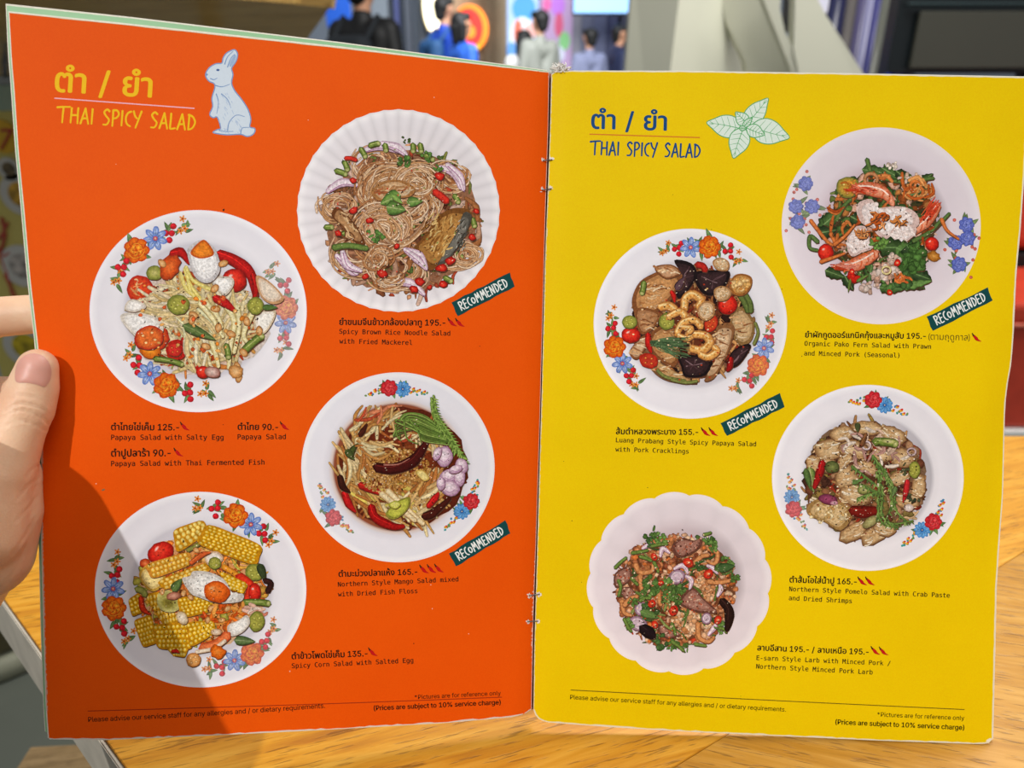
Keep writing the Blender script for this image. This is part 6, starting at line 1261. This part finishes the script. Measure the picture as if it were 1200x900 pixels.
# red bench on the right
rb = empty('red_bench', (0, 0, 0)); tag(rb, 'red upholstered bench with a white base behind the table', 'bench')
RED = mat('red_leather', '#c43e28', .45, noise=.1, scale=20, bump=.15); x0 = atY(1150, 400, 2.0)[0]; bxw = 1.3
def bpart(name, y0, y1, z0, z1, m, bev=.02, xo=0): return boxo(name, (x0 + bxw / 2 + xo, (y0 + y1) / 2, (z0 + z1) / 2), (bxw, y1 - y0, z1 - z0), m, rb, bevel=bev)
zt = atZ(1190, 330, -.30)
bpart('base', 1.93, 2.50, FLOOR_Z, -.685, PAL['white'], .004); bpart('front_panel', 1.95, 2.45, -.684, -.36, RED, .012); bpart('edge_highlight', 1.935, 1.96, -.362, -.352, mat('edge_highlight', '#d8745c', .5), .003); bpart('seat', 1.94, 2.36, -.358, -.29, RED, .02); bpart('gap_dark', 2.36, 2.45, -.36, -.25, PAL['black'], .004); bpart('backrest', 2.37, 2.55, -.245, .12, RED, .04)  # seat edge's highlight and the gap's darkness are painted in as coloured strips
# hanging food poster on the left
fp = empty('food_poster', (0, 0, 0)); tag(fp, 'yellow food poster hanging from a hook, printed with plates and a red numeral', 'poster')
FY = SOF(40) + .012; pane('sheet', (-90, 130), (140, 470), FY, mat('poster_yellow', '#cfc068', .6, noise=.05, scale=6), .006, fp); pane('header', (-90, 92), (140, 130), FY - .002, mat('poster_header', '#9cb09c', .5), .012, fp); pane('header_rail', (-90, 88), (140, 100), FY - .006, mat('rail_grey', '#8a8c88', .35, .5), .018, fp)
pane('foot_rail', (-90, 466), (140, 474), FY - .006, M_STEEL, .018, fp)
def pl_disc(name, px, py, r, m, k, par=None): return disc(name, px, py, r, r, FY - .004 - .0012 * k, .003, m, par or fp, 28)
pl_disc('roundel', 2, 160, 19, mat('roundel_yellow', '#e0b010', .5), 1)
for (px, py, r, cc) in ((10, 198, 13, '#6a5a3c'), (24, 228, 24, '#c89a30'), (26, 312, 25, '#b0a8a0'), (30, 406, 26, '#c8b020'), (-40, 250, 22, '#a86a30'), (-38, 340, 22, '#5c7a3c'), (90, 260, 24, '#b86a30'), (90, 360, 24, '#8a7a3c')):
    pl_disc('plate', px, py, r, mat('plate_print', '#cac8c0', .5), 2); pl_disc('food', px, py, r * .6, mat('food_print', cc, .6, noise=.6, scale=60), 3)
V, F = text_run('7', None); q = (V - V.min(0)) / (V.max(0) - V.min(0)); PT = [atY(-2 + 15 * (u + .18 * v), 176 - 25 * v, FY - .009) for u, v in q]
mesh_obj('numeral', PT, F, mat('numeral_red', '#b01c18', .5), fp)
for q in ([(2, 256), (6, 275), (0, 300)], [(0, 300), (8, 318), (14, 345)], [(-4, 290), (4, 300), (12, 296)], [(6, 322), (14, 340), (22, 358)], [(8, 262), (3, 274), (-2, 280)]):
    V, F = [], []
    for a, b in zip(q[:-1], q[1:]): rcone(V, F, atY(*a, FY - .004), atY(*b, FY - .004), .004, .003, 8, 3)
    mesh_obj('red_drawing', V, F, mat('drawing_red', '#b8503c', .6), fp, True)
V, F = [], []; P = [atY(x, y, FY - .01) for x, y in ((5, 90), (3, 74), (6, 60), (8, 70), (7, 88), (6, 60), (6, 40))]
for a, b in zip(P[:-1], P[1:]): rcone(V, F, a, b, .0022, .0022, 8, 3)
mesh_obj('hook', V, F, M_STEEL, fp, True)
# stool and bench on the floor at the left
st = empty('round_stool', (*atZ(-22, 742, -.36)[:2], FLOOR_Z)); tag(st, 'round olive stool with a pale base ring on the grey floor', 'stool')
st.location = (*(atZ(5, 790, FLOOR_Z)[:2] + np.array([-.10, .14])), FLOOR_Z)
for nm, prof, c in (('base_ring', [(.19, 0), (.2, .006), (.2, .04), (.19, .045)], '#8c8c78'), ('seat_drum', [(.17, .045), (.185, .06), (.185, .40), (.17, .42), (.12, .43)], '#5c5436')):
    v, f = lathe(prof, 40); mesh_obj(nm, v, f, mat(nm, c, .6, noise=.1, scale=20), st, True)
wbn = empty('wooden_bench', (0, 0, 0)); tag(wbn, 'plain wooden bench beside the near corner of the table', 'bench')
b0, b1 = atZ(35, 872, -.30), atZ(120, 868, -.30); dd = (b1 - b0)[:2] / np.linalg.norm((b1 - b0)[:2]); nn = np.array([dd[1], -dd[0]])
slab('seat', [tuple(b0[:2]), tuple(b0[:2] + dd * .2), tuple(b0[:2] + dd * .2 + nn * .28), tuple(b0[:2] + nn * .28)], -.345, -.30, woodmat('bench_wood', '#7c6440', '#907650', '#a88c62', .2), wbn, .004)
for u in (.03, .17):
    for v_ in (.04, .24):
        c = b0[:2] + dd * u + nn * v_; boxo('leg', (c[0], c[1], (FLOOR_Z - .345) / 2), (.04, .04, -FLOOR_Z - .345), PAL['beige'], wbn)
